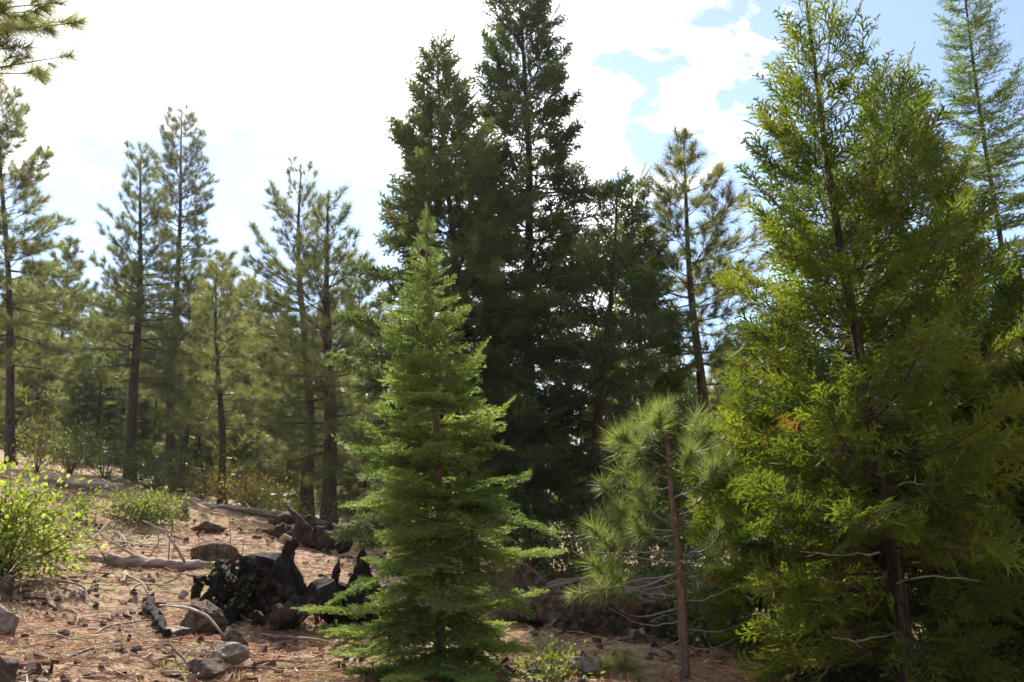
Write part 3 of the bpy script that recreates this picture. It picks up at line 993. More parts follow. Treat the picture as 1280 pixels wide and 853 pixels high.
def sapling():
    rng = np.random.default_rng(77)
    Y = 7.3
    base = on_ground(857, Y)
    root = empty('pine_sapling', base, 'pine sapling with bare grey lower twigs and long pale needles', 'sapling')
    b = np.array(base[:])
    w = lambda px, py, dy=0.0: np.array(unproject(px, py, Y + dy)[:]) - b
    path = smooth_path([w(857, 870), w(852, 740), w(846, 670), w(840, 620), w(836, 570), w(832, 535)], 22)
    mb = MB()
    tube(mb, path, np.linspace(0.041, 0.012, 22), 9, 0, 0.04, rng=rng)
    mb.build('trunk', M['young_bark'], root, smooth=True)
    leafb = MB()
    P, D, L, T, N = [], [], [], [], []

    def limb(pts, r, tufts, mat, size=0.33, tailn=5):
        c = smooth_path([w(*p) for p in pts], 12)
        c = c + rng.normal(0, .004, c.shape)
        m = MB()
        tube(m, c, np.linspace(r, r * .35, 12), 5, 0, .05, rng=rng)
        m.build('branch', M[mat], root, smooth=True)
        if tufts:
            k = tufts
            s = np.concatenate([rng.uniform(0.5, 1.0, k - 1), [1.0]])
            p, tg = sample(c, s)
            d = unit(tg + rng.normal(0, .45, (k, 3)) + [0, 0, .18])
            d[-1] = unit(tg[-1] + [0, 0, .2])
            P.append(p); D.append(d); N.append(rng.standard_normal((k, 3))); L.append(rng.uniform(.8, 1.15, k) * size); T.append(rng.uniform(.15, .9, k))

    # leafy whorls
    for pts, tf in (
        ([(845, 655), (815, 640), (790, 600, -.1), (772, 568, -.15)], 4), ([(846, 665), (810, 660), (780, 640, .1), (757, 615, .15)], 5),
        ([(848, 690), (800, 690, -.1), (770, 690, -.2), (748, 672, -.25)], 5), ([(848, 705), (810, 700, .15), (785, 690, .3), (762, 655, .4)], 4),
        ([(849, 720), (800, 725), (760, 735), (728, 742)], 4), ([(849, 715), (800, 735, -.2), (775, 728, -.3), (752, 715, -.35)], 4),
        ([(838, 600), (815, 590), (800, 570), (792, 548)], 4), ([(838, 600), (860, 590), (875, 570), (884, 548)], 4),
        ([(836, 575), (822, 565, .1), (812, 550, .2), (806, 532, .25)], 4), ([(836, 575), (850, 565, .1), (860, 552, .1), (868, 534, .15)], 4),
        ([(834, 555), (830, 545, -.2), (826, 540, -.3), (824, 528, -.4)], 4), ([(836, 580), (848, 590, -.25), (856, 585, -.4), (860, 575, -.5)], 3),
        ([(842, 640), (868, 632), (885, 615), (896, 598)], 3), ([(843, 645), (860, 640, .3), (872, 625, .5), (880, 605, .6)], 4),
        ([(845, 655), (828, 650, -.25), (815, 640, -.4), (806, 622, -.5)], 4), ([(846, 670), (825, 672, -.3), (808, 668, -.45), (798, 655, -.5)], 4),
        ([(847, 690), (872, 690, .3), (890, 680, .5), (900, 665, .6)], 2), ([(833, 550), (833, 542), (832, 530), (831, 518)], 5),
        ([(840, 625), (862, 615, -.2), (882, 600, -.3), (900, 585, -.35)], 4), ([(838, 600), (858, 590, .2), (874, 580, .3), (886, 565, .4)], 4),
        ([(836, 585), (816, 578, -.2), (800, 566, -.3), (786, 552, -.35)], 4), ([(848, 700), (870, 705, -.2), (886, 700, -.3), (898, 690, -.35)], 2),
        ([(838, 610), (822, 612, .3), (806, 606, .45), (794, 590, .5)], 4), ([(849, 725), (820, 735, .3), (795, 740, .4), (775, 735, .45)], 2),
    ):
        limb(pts, 0.008, tf + 1, 'young_bark' if rng.uniform() < .5 else 'grey_twig')
    # bare lower twigs
    for pts in (
        [(849, 745), (815, 742), (790, 736), (768, 722)], [(850, 760), (810, 770), (785, 768), (762, 752)], [(851, 775), (815, 782), (790, 776), (760, 760)],
        [(852, 800), (820, 812), (795, 808), (762, 800)], [(853, 825), (820, 830), (795, 826), (778, 820)], [(850, 752), (880, 750), (900, 742), (915, 735)],
        [(852, 785), (885, 790), (905, 788), (930, 780)], [(853, 806), (880, 812), (900, 808), (922, 797)], [(847, 700), (865, 690), (880, 684), (893, 680)],
        [(849, 730), (868, 722, .2), (885, 715, .3), (900, 700, .4)], [(854, 832), (845, 842, -.3), (838, 846, -.4), (830, 850, -.5)],
    ):
        limb(pts, 0.0048, 0, 'grey_twig')
    scatter(leafb, TUFT_NEAR, np.concatenate(P), np.concatenate(D), np.concatenate(N), np.concatenate(L), np.concatenate(T), 0, rng=rng)
    leafb.build('crown', M['sapling'], root)


sapling()


def seedling(px, py, size, label, n=4, seed=1):
    rng = np.random.default_rng(seed)
    p = hit(px, py)
    root = empty('pine_seedling', p, label, 'seedling')
    mb = MB()
    tube(mb, [(0, 0, -.03), (0.005, 0, .06), (0, 0.005, .12)], [.006, .005, .003], 6, 0, .05)
    mb.build('stem', M['young_bark'], root)
    lb = MB()
    d = np.concatenate([[[0, 0, 1.0]], unit(rng.normal(0, 1, (n, 3)) * [1, 1, .3] + [0, 0, .7])])
    scatter(lb, TUFT_NEAR, np.tile([[0, 0, .08]], (n + 1, 1)), d, rng.standard_normal((n + 1, 3)), size, rng.uniform(.3, .9, n + 1), 0, rng=rng)
    lb.build('needles', M['pine_young'], root)


seedling(782, 852, 0.30, 'tiny pine seedling with a star of needles at the foot of the shaded rocks', 5, 3)
seedling(760, 852, 0.2, 'smaller pine seedling next to the star-shaped seedling by the shaded rocks', 3, 4)

# ---- trees farther back, each a copy of one of four kinds
rngb = np.random.default_rng(42)


def far_kind(seed, kind, name, **kw):
    return make_tree(kind, name, 'source', 640, 45, (640, 330), kw.pop('prof'), seed=seed, branches=False, **kw)


FAR = [
    far_kind(50, 'pine', 'pine_tree', prof=[(600, 590, 690), (500, 590, 690), (420, 600, 680), (370, 615, 662), (340, 630, 650)], temps=TUFT_FAR, trunk_r=.17, crown_lo=.12, cat='pine', leafscale=1.5, dens=1.1, nscale=.75),
    far_kind(51, 'pine', 'pine_tree', prof=[(600, 600, 680), (500, 596, 684), (420, 605, 672), (370, 618, 660), (340, 632, 648)], temps=TUFT_FAR, trunk_r=.15, crown_lo=.22, cat='pine', leafscale=1.5, dens=1.1, nscale=.75, leaf='pine_young', tint=(0.0, .5)),
    far_kind(52, 'pine', 'pine_tree', prof=[(640, 580, 700), (560, 585, 695), (480, 592, 690), (420, 600, 680), (370, 615, 662), (340, 630, 650)], temps=TUFT_FAR, trunk_r=.14, crown_lo=.03, cat='pine', leafscale=1.6, dens=1.2, nscale=.8, leaf='pine_young', tint=(0.0, .6)),
    far_kind(53, 'cedar_mid', 'cedar_tree', prof=[(640, 590, 690), (560, 592, 688), (480, 600, 680), (420, 610, 670), (370, 620, 660), (340, 632, 648)], trunk_r=.14, crown_lo=.03, cat='cedar', leafscale=1.1, dens=.55, nscale=.7),
]
FAR_H = [(unproject(640, 330, 45).z - o.location.z) for o in FAR]
# (kind, column, distance, tip row, label)
far_list = [
    (3, 118, 38, 375, 'dark cone of a conifer between two pines across the clearing'),
    (2, 92, 40, 440, 'pale bushy pine beside the dark cone of a conifer across the clearing'),
    (0, 60, 44, 300, 'hazy pine behind the full pine with the bare lower trunk'),
    (2, 40, 34, 400, 'low pale pine filling in behind the bare lower trunk'),
    (1, 145, 46, 330, 'pale pine behind the straight pine with long clear trunk'),
    (2, 190, 44, 400, 'pale bushy pine between the straight pine and the tallest pine'),
    (0, 262, 48, 318, 'thin-topped pine beyond the short pale pine'),
    (1, 296, 44, 345, 'narrow pine top standing alone in the gap of blue sky'),
    (2, 318, 36, 405, 'pale bushy pine left of the slimmer pine, in front of the gap'),
    (2, 345, 40, 400, 'soft pale pine directly behind the slimmer pine'),
    (0, 440, 38, 330, 'pine mostly hidden between the thick-trunked pine and the young fir'),
    (2, 245, 38, 430, 'low pale pine behind the golden shrub'),
    (2, 455, 30, 450, 'low bushy pine behind the young fir and thick-trunked pine'),
    (2, 5, 46, 350, 'pale pine at the very edge behind the full pine'),
    (0, 835, 34, 400, 'distant pine low behind the open brushy pine'),
    (2, 920, 30, 430, 'bushy pine seen under the open brushy pine beside the low cedar'),
    (3, 870, 28, 470, 'dark conifer under the open brushy pine'),
    (2, 1010, 27, 420, 'pine glimpsed through the sprays of the leaning cedar'),
    (3, 1110, 25, 420, 'dark conifer glimpsed beyond the leaning cedar trunk'),
    (2, 1230, 26, 380, 'pine glimpsed beyond the bushy yellow-green cedar'),
    (3, 760, 26, 420, 'dark conifer deep in the stand behind the drooping conifer'),
    (3, 620, 25, 400, 'dark conifer deep in the stand behind the young fir'),
    (3, 510, 25, 420, 'dark conifer deep in the stand behind the paler conifer'),
    (0, 20, 55, 330, 'faint far pine beyond the full pine'),
    (0, 130, 58, 360, 'faint far pine beyond the straight pine'),
    (0, 340, 60, 375, 'faint far pine beyond the slimmer pine'),
    (2, 160, 50, 430, 'broad pale pine closing the view beyond the round green shrub'),
    (2, 215, 52, 420, 'broad pale pine closing the view beyond the small dark-stemmed pine'),
    (2, 280, 55, 420, 'broad pale pine closing the view beyond the short pale pine'),
    (2, 380, 52, 410, 'broad pale pine closing the view between the twin trunks'),
    (2, 70, 58, 420, 'broad pale pine closing the view past the dark cone of a conifer'),
]
used = set()
for (k, px, Y, tip, lab) in far_list:
    loc = on_ground(px, Y)
    loc.z -= 0.1
    h = unproject(px, tip, Y).z - loc.z
    s = h / FAR_H[k]
    w = s * rngb.uniform(.95, 1.3)
    if k not in used:
        used.add(k)
        o = FAR[k]
        o.location, o.rotation_euler, o.scale = loc, (0, 0, rngb.uniform(0, 6.28)), (w, w, s)
        o['label'], o['group'] = lab, 'trees farther back in the forest'
    else:
        copy_tree(FAR[k], loc, rngb.uniform(0, 6.28), (w, w, s), lab, 'trees farther back in the forest')

def far_woods():
    """The forest beyond the trees one can tell apart, and the brush under it."""
    rng = np.random.default_rng(90)
    mb = MB()
    P, D, N, L, T = [], [], [], [], []
    for k in range(170):
        y = rng.uniform(62, 125)
        x = rng.uniform(-.75, .75) * y
        z = float(ground_z(x, y, False)) + min(1, max(0, (math.hypot(x, y) - 45) / 200)) * 6.0
        h = rng.uniform(8, 14) * (y / 80) ** .5
        tube(mb, [(x, y, z - .3), (x, y, z + h * .9)], [.2, .03], 4, 1)
        m = 150
        u = rng.uniform(0.04, 1, m) ** 1.1
        r = h * .19 * (1 - u) + .25
        a = rng.uniform(0, 6.28, m)
        q = np.sqrt(rng.uniform(.1, 1, m)) * r
        P.append(np.stack([x + np.cos(a) * q, y + np.sin(a) * q, z + u * h], 1))
        D.append(np.stack([np.cos(a), np.sin(a), rng.uniform(-.2, .7, m)], 1))
        N.append(rng.standard_normal((m, 3)))
        L.append(rng.uniform(.9, 1.5, m))
        T.append(np.clip(rng.uniform(.05, .75) + rng.normal(0, .1, m), 0, .9))
    few = [tuft_template(9, .13, rng) for _ in range(6)]
    scatter(mb, few, np.concatenate(P), np.concatenate(D), np.concatenate(N), np.concatenate(L), np.concatenate(T), 0, rng=rng)
    tag(mb.build('far_woods', [M['pine'], M['pine_bark']]), 'far-off forest closing the view behind the separate trees', 'woods', kind='stuff')
    n = 7500
    y = rng.uniform(27, 75, n)
    x = rng.uniform(-.72, .72, n) * y
    cl = np.sin(x * .8 + y * .3) + np.sin(y * .55 - x * .35) + rng.normal(0, .5, n)
    k = cl > -.3
    x, y, cl = x[k], y[k], cl[k]
    n = len(x)
    far = np.clip((np.hypot(x, y) - 45) / 200, 0, 1) * 6
    hgt = rng.uniform(0, 1, n) ** 1.3 * (1.0 + .5 * cl)
    d = rng.normal(0, 1, (n, 3)) + [0, 0, .8]
    mb = MB()
    brush = [tuft_template(16, .075, rng, 1.3) for _ in range(5)]
    scatter(mb, brush, np.stack([x, y, ground_z(x, y, False) + far + np.maximum(hgt, 0)], 1), d, rng.standard_normal((n, 3)), rng.uniform(.5, .95, n), np.clip(.45 + .2 * cl + rng.normal(0, .15, n), 0, 1), 0, rng=rng)
    tag(mb.build('undergrowth', M['shrub_dark']), 'low brush covering the forest floor beyond the clearing', 'undergrowth', kind='stuff')


far_woods()

# ------------------------------------------------------------------ shrubs


def oval_leaf(rng, w=0.55, fold=0.12):
    v = np.array([[0, 0, 0], [.3, w * .42, fold], [.68, w * .45, fold], [1, 0, -.05], [.68, -w * .45, fold], [.3, -w * .42, fold], [.5, 0, 0]])
    v[:, 2] += rng.normal(0, .03, 7)
    f = np.array([[0, 6, 1], [1, 6, 2], [2, 6, 3], [3, 6, 4], [4, 6, 5], [5, 6, 0]])
    return v, f


LEAVES = [oval_leaf(tr, w) for w in (.5, .58, .64, .7)]
LEAVES_FAR = [(np.array([[0, 0, 0], [.55, .3, .08], [1, 0, 0], [.55, -.3, .08]]), np.array([[0, 2, 1], [0, 3, 2]]))]


def shrub(name, label, base, halfw, height, nstem, nleaf, size, leaf, single=0, seed=1, lean=(0, 0), temps=None, tint=(.1, .9), cat='shrub', stem='twig'):
    rng = np.random.default_rng(seed)
    root = empty(name, base, label, cat)
    tips = []
    sm = MB()
    for k in range(nstem):
        az = rng.uniform(0, 6.28)
        rr = halfw * math.sqrt(rng.uniform(0.02, 1))
        tip = np.array([math.cos(az) * rr * 1.1 + lean[0], math.sin(az) * rr * .9 + lean[1], height * rng.uniform(.3, 1.0) * (1 - .5 * (rr / halfw) ** 2)])
        c = smooth_path([[0, 0, -.05], tip * [.4, .4, .5] + rng.normal(0, .05 * halfw, 3), tip], 7)
        tube(sm, c, np.linspace(.012, .004, 7) * (0.5 + halfw * .5), 4, 0, .1, rng=rng)
        tips.append(c)
    tag(sm.build('stems', M[stem], root), kind='stuff')
    P, D, N = [], [], []
    per = nleaf // nstem
    for c in tips:
        s = rng.uniform(.3, 1.02, per) ** .6
        p, tg = sample(c, np.clip(s, 0, 1))
        o = rng.normal(0, 1, (per, 3)) * (0.075 + 0.11 * halfw) * [1, 1, .8]
        P.append(p + o)
        D.append(unit(o + rng.normal(0, .06, (per, 3)) + tg * .05 + [0, 0, .04]))
        N.append(rng.normal(0, .7, (per, 3)) + [0, 0, 1.0])
    P, D, N = np.concatenate(P), unit(np.concatenate(D)), np.concatenate(N)
    P[:, 2] = np.maximum(P[:, 2], .02)
    L = rng.uniform(.7, 1.2, len(P)) * size
    T = rng.uniform(*tint, len(P))
    rest = np.arange(len(P))
    if single:
        # the leaves nearest the camera side are parts of their own
        order = np.argsort(P[:, 1] - P[:, 2] * .6)
        pick, rest = order[:single], order[single:]
        metas = []
        for q in range(12):
            mb = MB()
            tv, tf = LEAVES[q % 4]
            mb.add(tv, tf, 0, .15 + .8 * q / 11)
            metas.append(mb.mesh('leaf', [M[leaf]]))
        from mathutils import Matrix
        for i in pick:
            o = bpy.data.objects.new('leaf', metas[int(rng.integers(0, 12))])
            COL.objects.link(o)
            o.parent = root
            d = Vector(D[i]); s = Vector(N[i]).cross(d).normalized(); n = d.cross(s)
            mt = Matrix((d * L[i], s * L[i], n * L[i])).transposed().to_4x4()
            mt.translation = Vector(P[i])
            o.matrix_local = mt
    lb = MB()
    scatter(lb, temps or LEAVES, P[rest], D[rest], N[rest], L[rest], T[rest], 0, rng=rng)
    tag(lb.build('foliage', M[leaf], root), kind='stuff')
    return root


b0 = hit(2, 724)
shrub('leafy_bush', 'broad-leaved yellow-green bush beside the fallen log', b0, 0.74, 1.2, 32, 3400, 0.064, 'shrub', single=290, seed=4, lean=(-.1, 0), tint=(.1, 1.0))
shrub('round_shrub', 'rounded pale green shrub on the slope before the straight pine', on_ground(177, 15.8), 0.62, 0.66, 26, 2400, 0.06, 'shrub_mid', seed=5)
shrub('leafy_bush', 'small yellow-green clump between the broad-leaved bush and the rounded shrub', on_ground(98, 15), 0.28, 0.4, 10, 500, 0.055, 'shrub_mid', seed=6)
shrub('golden_shrub', 'golden and orange shrub by the thin dark pine stem', on_ground(318, 25), 1.15, 1.5, 26, 1500, 0.085, 'shrub_gold', seed=7, temps=LEAVES_FAR, tint=(.1, .85))
shrub('golden_shrub', 'rusty twiggy shrub between the thin pine stem and the round shrub', on_ground(250, 27), .9, 1.3, 18, 700, 0.085, 'shrub_gold', seed=8, temps=LEAVES_FAR, tint=(.3, 1.0))
shrub('low_bush', 'yellow-green brush beside the golden shrub under the twin pines', on_ground(352, 24), .9, 1.0, 20, 1000, 0.08, 'shrub_mid', seed=9, temps=LEAVES_FAR, tint=(.1, .8))
shrub('low_bush', 'dark green bush behind the far fallen log', on_ground(88, 27), 1.1, 1.9, 26, 1700, 0.09, 'shrub_dark', seed=10, temps=LEAVES_FAR)
shrub('low_bush', 'brownish twiggy bush behind the far fallen log near the straight pine', on_ground(130, 28), 1.1, 1.6, 26, 900, 0.08, 'shrub_mid', seed=11, temps=LEAVES_FAR, tint=(0, .5))
shrub('golden_shrub', 'reddish-tipped shrub beneath the full pine with the bare trunk', on_ground(45, 24), .9, 1.6, 20, 900, 0.08, 'shrub_gold', seed=12, temps=LEAVES_FAR, tint=(0, .8))
shrub('low_bush', 'dark low bush behind the rounded pale shrub', on_ground(195, 26), 1.2, 1.1, 22, 1000, 0.08, 'shrub_dark', seed=13, temps=LEAVES_FAR)
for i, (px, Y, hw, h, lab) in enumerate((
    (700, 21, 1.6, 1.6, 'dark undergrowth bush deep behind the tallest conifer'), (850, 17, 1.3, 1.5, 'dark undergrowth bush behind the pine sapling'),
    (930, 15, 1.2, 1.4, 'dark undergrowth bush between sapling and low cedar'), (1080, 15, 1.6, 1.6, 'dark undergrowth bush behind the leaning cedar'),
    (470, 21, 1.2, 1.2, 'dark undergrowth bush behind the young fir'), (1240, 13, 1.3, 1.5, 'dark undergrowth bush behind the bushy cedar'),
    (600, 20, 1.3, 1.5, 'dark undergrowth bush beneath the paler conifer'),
    (768, 12.0, 0.8, 0.95, 'dark bush added to deepen the shade just behind the shaded boulders'),  # this and the next three bushes are added to darken sunlit ground
    (690, 12.6, 0.9, 1.0, 'dark bush added to deepen the shade just behind the crested boulder'),
    (838, 11.2, 0.7, 0.9, 'dark bush added to deepen the shade close behind the sapling stem'),
    (910, 10.8, 0.7, 0.9, 'dark bush added to deepen the shade between the sapling and the low cedar stem'),
    (893, 8.9, 0.55, 0.8, 'dark bush added to deepen the black shade between sapling and low cedar'),  # added dark bush standing in for deep foliage shade
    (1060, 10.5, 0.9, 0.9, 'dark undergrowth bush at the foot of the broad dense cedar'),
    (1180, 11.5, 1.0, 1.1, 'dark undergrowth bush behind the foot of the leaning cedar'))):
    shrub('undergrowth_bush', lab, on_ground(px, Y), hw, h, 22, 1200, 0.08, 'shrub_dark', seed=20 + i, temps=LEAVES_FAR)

shrub('low_bush', 'yellow-green low brush at the foot of the bushy yellow-green cedar', on_ground(1225, 7.2), 0.5, 0.42, 18, 1100, 0.05, 'shrub_mid', seed=33)
shrub('low_bush', 'yellow-green low brush on the shaded side of the leaning cedar foot', on_ground(1010, 7.6), 0.4, 0.38, 16, 800, 0.05, 'shrub_dark', seed=34)
shrub('leafy_sprig', 'bright green leafy sprig on the ground under the young fir near the lit stone', hit(690, 850), 0.16, 0.16, 8, 260, 0.045, 'shrub', seed=31, tint=(.1, .6), cat='sprig')

# ------------------------------------------------------------------ rocks


def rock(label, px, py_base, w_px, h_px, Y=None, mat='rock', seed=1, name='rock', sink=0.25, deep=0.8, tilt=0.0, group=None, flat=0.0):
    """A faceted stone; size from its width and height in the photograph at its distance."""
    rng = np.random.default_rng(900 + seed)
    p = hit(px, py_base) if Y is None else on_ground(px, Y)
    sc = p.y / F
    w, h = w_px * sc, h_px * sc
    import bmesh
    bm = bmesh.new()
    bmesh.ops.create_icosphere(bm, subdivisions=4, radius=1.0)
    v = np.array([q.co[:] for q in bm.verts])
    f = np.array([[q.index for q in t.verts] for t in bm.faces])
    bm.free()
    for _ in range(22):
        n = unit(rng.standard_normal(3) * [1, 1, 1.2])
        d = rng.uniform(.5, .86)
        s = v @ n
        v = v - np.maximum(s - d, 0)[:, None] * n[None]
    if flat:
        v[:, 2] = np.minimum(v[:, 2], flat)
    for lam, am in ((1.2, .04), (.5, .016), (.25, .011), (.12, .008)):
        for _ in range(3):
            k = unit(rng.standard_normal(3)) * 6.28 / lam
            v = v * (1 + am * np.sin(v @ k + rng.uniform(0, 6)))[:, None]
    v = (v - (v.max(0) + v.min(0)) / 2) / ((v.max(0) - v.min(0)) / 2)
    hh = h / (1 - sink)
    v = v * np.array([w / 2, w / 2 * deep, hh / 2])
    c, s = math.cos(tilt), math.sin(tilt)
    v = np.stack([v[:, 0] * c - v[:, 2] * s, v[:, 1], v[:, 0] * s + v[:, 2] * c], 1)
    v[:, 2] += hh * (.5 - sink)
    mb = MB()
    mb.add(v, f)
    o = mb.build(name, M[mat], smooth=False)
    o.location = p
    o.rotation_euler = (0, 0, 0)
    return tag(o, label, 'rock', group)


RK = 'rocks lying on the clearing'
rock('dark mossy boulder in front of the charred stump, a stick across it', 254, 795, 56, 38, mat='dark_rock', seed=1, group=RK, tilt=-.15)
rock('pale angular rock with sunlit top, uppermost of the near pair', 286, 832, 52, 28, seed=2, group=RK, tilt=.1)
rock('dark stone tucked behind the pale angular rock', 292, 808, 34, 18, mat='dark_rock', seed=3, group=RK)
rock('low brown stone below the pale angular rock', 256, 846, 46, 18, mat='dark_rock', seed=4, group=RK)
rock('flat grey slab stone beside the dark mossy boulder', 222, 800, 50, 14, seed=5, flat=.3, group=RK)
rock('grey-green rock on the slope under the broad-leaved bush', 2, 792, 32, 34, seed=6, group=RK)
rock('dark rock cut by the corner below the broad-leaved bush', 2, 858, 34, 32, mat='dark_rock', seed=7, group=RK)
rock('long low boulder behind the tip of the fallen log', 268, 700, 56, 22, mat='dark_rock', seed=8, group=RK)
rock('grey shadowed stone above the broad-leaved bush rock', 2, 755, 26, 30, mat='dark_rock', seed=9, group=RK)
rock('small brown stone above the long low boulder', 222, 648, 30, 16, mat='dark_rock', seed=10, group=RK)
rock('low dark stone below the log pile', 262, 668, 44, 16, mat='dark_rock', seed=11, group=RK)
SH = 'rocks in shade right of the young fir'
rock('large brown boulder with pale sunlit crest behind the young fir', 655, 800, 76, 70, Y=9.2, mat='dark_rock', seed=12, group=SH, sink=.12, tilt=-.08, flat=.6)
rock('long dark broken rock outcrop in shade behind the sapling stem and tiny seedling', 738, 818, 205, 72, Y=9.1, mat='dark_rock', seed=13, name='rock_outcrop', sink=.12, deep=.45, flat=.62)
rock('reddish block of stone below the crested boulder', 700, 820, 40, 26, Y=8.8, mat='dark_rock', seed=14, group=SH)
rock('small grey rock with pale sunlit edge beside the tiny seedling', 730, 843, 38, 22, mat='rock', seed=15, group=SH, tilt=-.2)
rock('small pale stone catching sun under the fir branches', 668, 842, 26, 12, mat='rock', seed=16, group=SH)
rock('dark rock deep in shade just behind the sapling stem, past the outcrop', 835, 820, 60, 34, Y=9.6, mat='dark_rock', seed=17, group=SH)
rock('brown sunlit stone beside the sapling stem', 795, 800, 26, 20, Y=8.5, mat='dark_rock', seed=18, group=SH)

# ------------------------------------------------------------------ logs, stumps and sticks


def pix_path(pts):
    """(px, py, Y) control points to world."""
    return [np.array(unproject(*p)[:]) for p in pts]


def lying(px0, py0, px1, py1, n, lift=0.0, arch=0.0):
    a, b = hit(px0, py0), hit(px1, py1)
    out = []
    for t in np.linspace(0, 1, n):
        p = a.lerp(b, t)
        out.append(np.array([p.x, p.y, a.z * (1 - t) + b.z * t + lift + arch * math.sin(math.pi * t)]))
    return out


def wood_piece(name, label, cat, pts, radii, mat, sides=10, n=24, rough=.05, flute=.06, group=None, seed=1, parts=()):
    rng = np.random.default_rng(300 + seed)
    pts = np.asarray(pts, float)
    base = Vector(pts[0])
    c = smooth_path(pts - pts[0], n)
    r = np.interp(np.linspace(0, 1, n), np.linspace(0, 1, len(radii)), radii)
    c = c + rng.normal(0, 1, c.shape) * r[:, None] * .10
    mb = MB()
    tube(mb, c, r, sides, 0, rough, rng=rng, flute=flute)
    if max(radii) > .025:
        gnarl(mb, seed, .045, (.4, .2, .1, .05), 1)
    if parts:
        root = empty(name, base, label, cat, group)
        mb.build('trunk', M[mat], root, smooth=True)
        for (pp, rad, pm) in parts:
            q = smooth_path(np.asarray(pp, float) - pts[0], 12)
            q = q + rng.normal(0, .5, q.shape) * rad * .4
            m2 = MB()
            tube(m2, q, np.linspace(rad, rad * .35, 12), 6, 0, .08, rng=rng)
            m2.build('branch', M[pm], root, smooth=True)
        return root
    o = mb.build(name, M[mat], smooth=True)
    o.location = base
    return tag(o, label, cat, group)


yl = hit(160, 712).y
zz = lambda px, py, Y=yl: np.array(unproject(px, py, Y)[:])
wood_piece('fallen_log', 'long bleached fallen log with bare grey branches lying across the clearing', 'log',
           [zz(-20, 704, yl - .2), zz(90, 703), zz(160, 703), zz(230, 706), zz(292, 710, yl + .1)], [.10, .095, .085, .06, .03], 'log', sides=12, n=40, rough=.07, seed=1,
           parts=[([zz(232, 706), zz(222, 688, yl - .1), zz(205, 664, yl - .15), zz(180, 652, yl - .1)], .018, 'bleached'),
                  ([zz(182, 705), zz(160, 690, yl - .1), zz(130, 672, yl - .2), zz(112, 655, yl - .3)], .016, 'bleached'),
                  ([zz(135, 704), zz(125, 688, yl - .2), zz(112, 672, yl - .3), zz(98, 662, yl - .4)], .016, 'bleached'),
                  ([zz(88, 702), zz(80, 685, yl - .2), zz(74, 672, yl - .2), zz(60, 660, yl - .1)], .016, 'grey_twig'),
                  ([zz(180, 704), zz(190, 690, yl + .1), zz(198, 678, yl + .2), zz(196, 660, yl + .2)], .014, 'log'),
                  ([zz(210, 706), zz(212, 680, yl + .2), zz(216, 650, yl + .3), zz(210, 630, yl + .3)], .008, 'twig'),
                  ([zz(245, 708), zz(250, 690, yl + .2), zz(248, 665, yl + .3), zz(255, 640, yl + .3)], .007, 'twig'),
                  ([zz(255, 709), zz(275, 712, yl + .1), zz(290, 706, yl + .1), zz(310, 712, yl + .1)], .012, 'bleached')])
yf = hit(100, 612).y
wood_piece('fallen_log', 'pale far log lying at the crest behind the broad-leaved bush', 'log', [zz(70, 606, yf), zz(110, 606, yf), zz(152, 609, yf)], [.12, .10, .08], 'bleached', seed=2, n=16)
wood_piece('root_stub', 'grey splintered root end of the far log at the crest', 'stump', [zz(52, 606, yf - .3), zz(66, 606, yf - .3), zz(76, 598, yf - .3)], [.09, .16, .05], 'log', seed=3, n=10, rough=.2)
yp = hit(300, 640).y
wood_piece('fallen_log', 'thin weathered log crossing the slope above the log pile', 'log', [zz(190, 624, yp + 2), zz(250, 632, yp + 1), zz(310, 640, yp), zz(352, 648, yp)], [.10, .10, .09, .08], 'log', seed=4, n=22)
wood_piece('fallen_log', 'pale split pole leaning on the log pile', 'log', [zz(262, 634, yp - .2), zz(300, 636, yp - .3), zz(345, 643, yp - .4), zz(380, 652, yp - .4)], [.05, .06, .06, .04], 'bleached', seed=5, n=18)
wood_piece('fallen_log', 'short grey pole lowest in the log pile', 'log', [zz(300, 650, yp - .7), zz(330, 655, yp - .8), zz(362, 662, yp - .8)], [.05, .06, .05], 'log', seed=6, n=14)
yr = hit(368, 684).y
wood_piece('fallen_log', 'big dark rotten log at the foot of the thick-trunked pine', 'log', [zz(312, 668, yr + .9), zz(340, 666, yr + .7), zz(368, 667, yr + .4), zz(398, 672, yr + .2), zz(432, 680, yr)], [.05, .10, .14, .155, .13], 'brown_wood', seed=7, n=40, rough=.2, flute=.14)
wood_piece('root_stub', 'brown root stub sticking up from the dark rotten log', 'stump', [zz(384, 666, yr + .3), zz(370, 646, yr + .4), zz(357, 629, yr + .5)], [.13, .08, .025], 'brown_wood', seed=8, n=10, rough=.12)
wood_piece('fallen_log', 'dark split log lying on top of the big dark rotten log', 'log', [zz(335, 655, yr + 1.0), zz(362, 650, yr + .9), zz(395, 656, yr + .8), zz(415, 662, yr + .7)], [.05, .10, .11, .07], 'brown_wood', seed=10, n=26, rough=.18, flute=.12)
wood_piece('fallen_log', 'second dark log half buried behind the charred stump', 'log', [zz(395, 672, yp - .6), zz(430, 680, yp - .5), zz(480, 684, yp - .3)], [.18, .16, .14], 'brown_wood', seed=9, n=14, rough=.1)


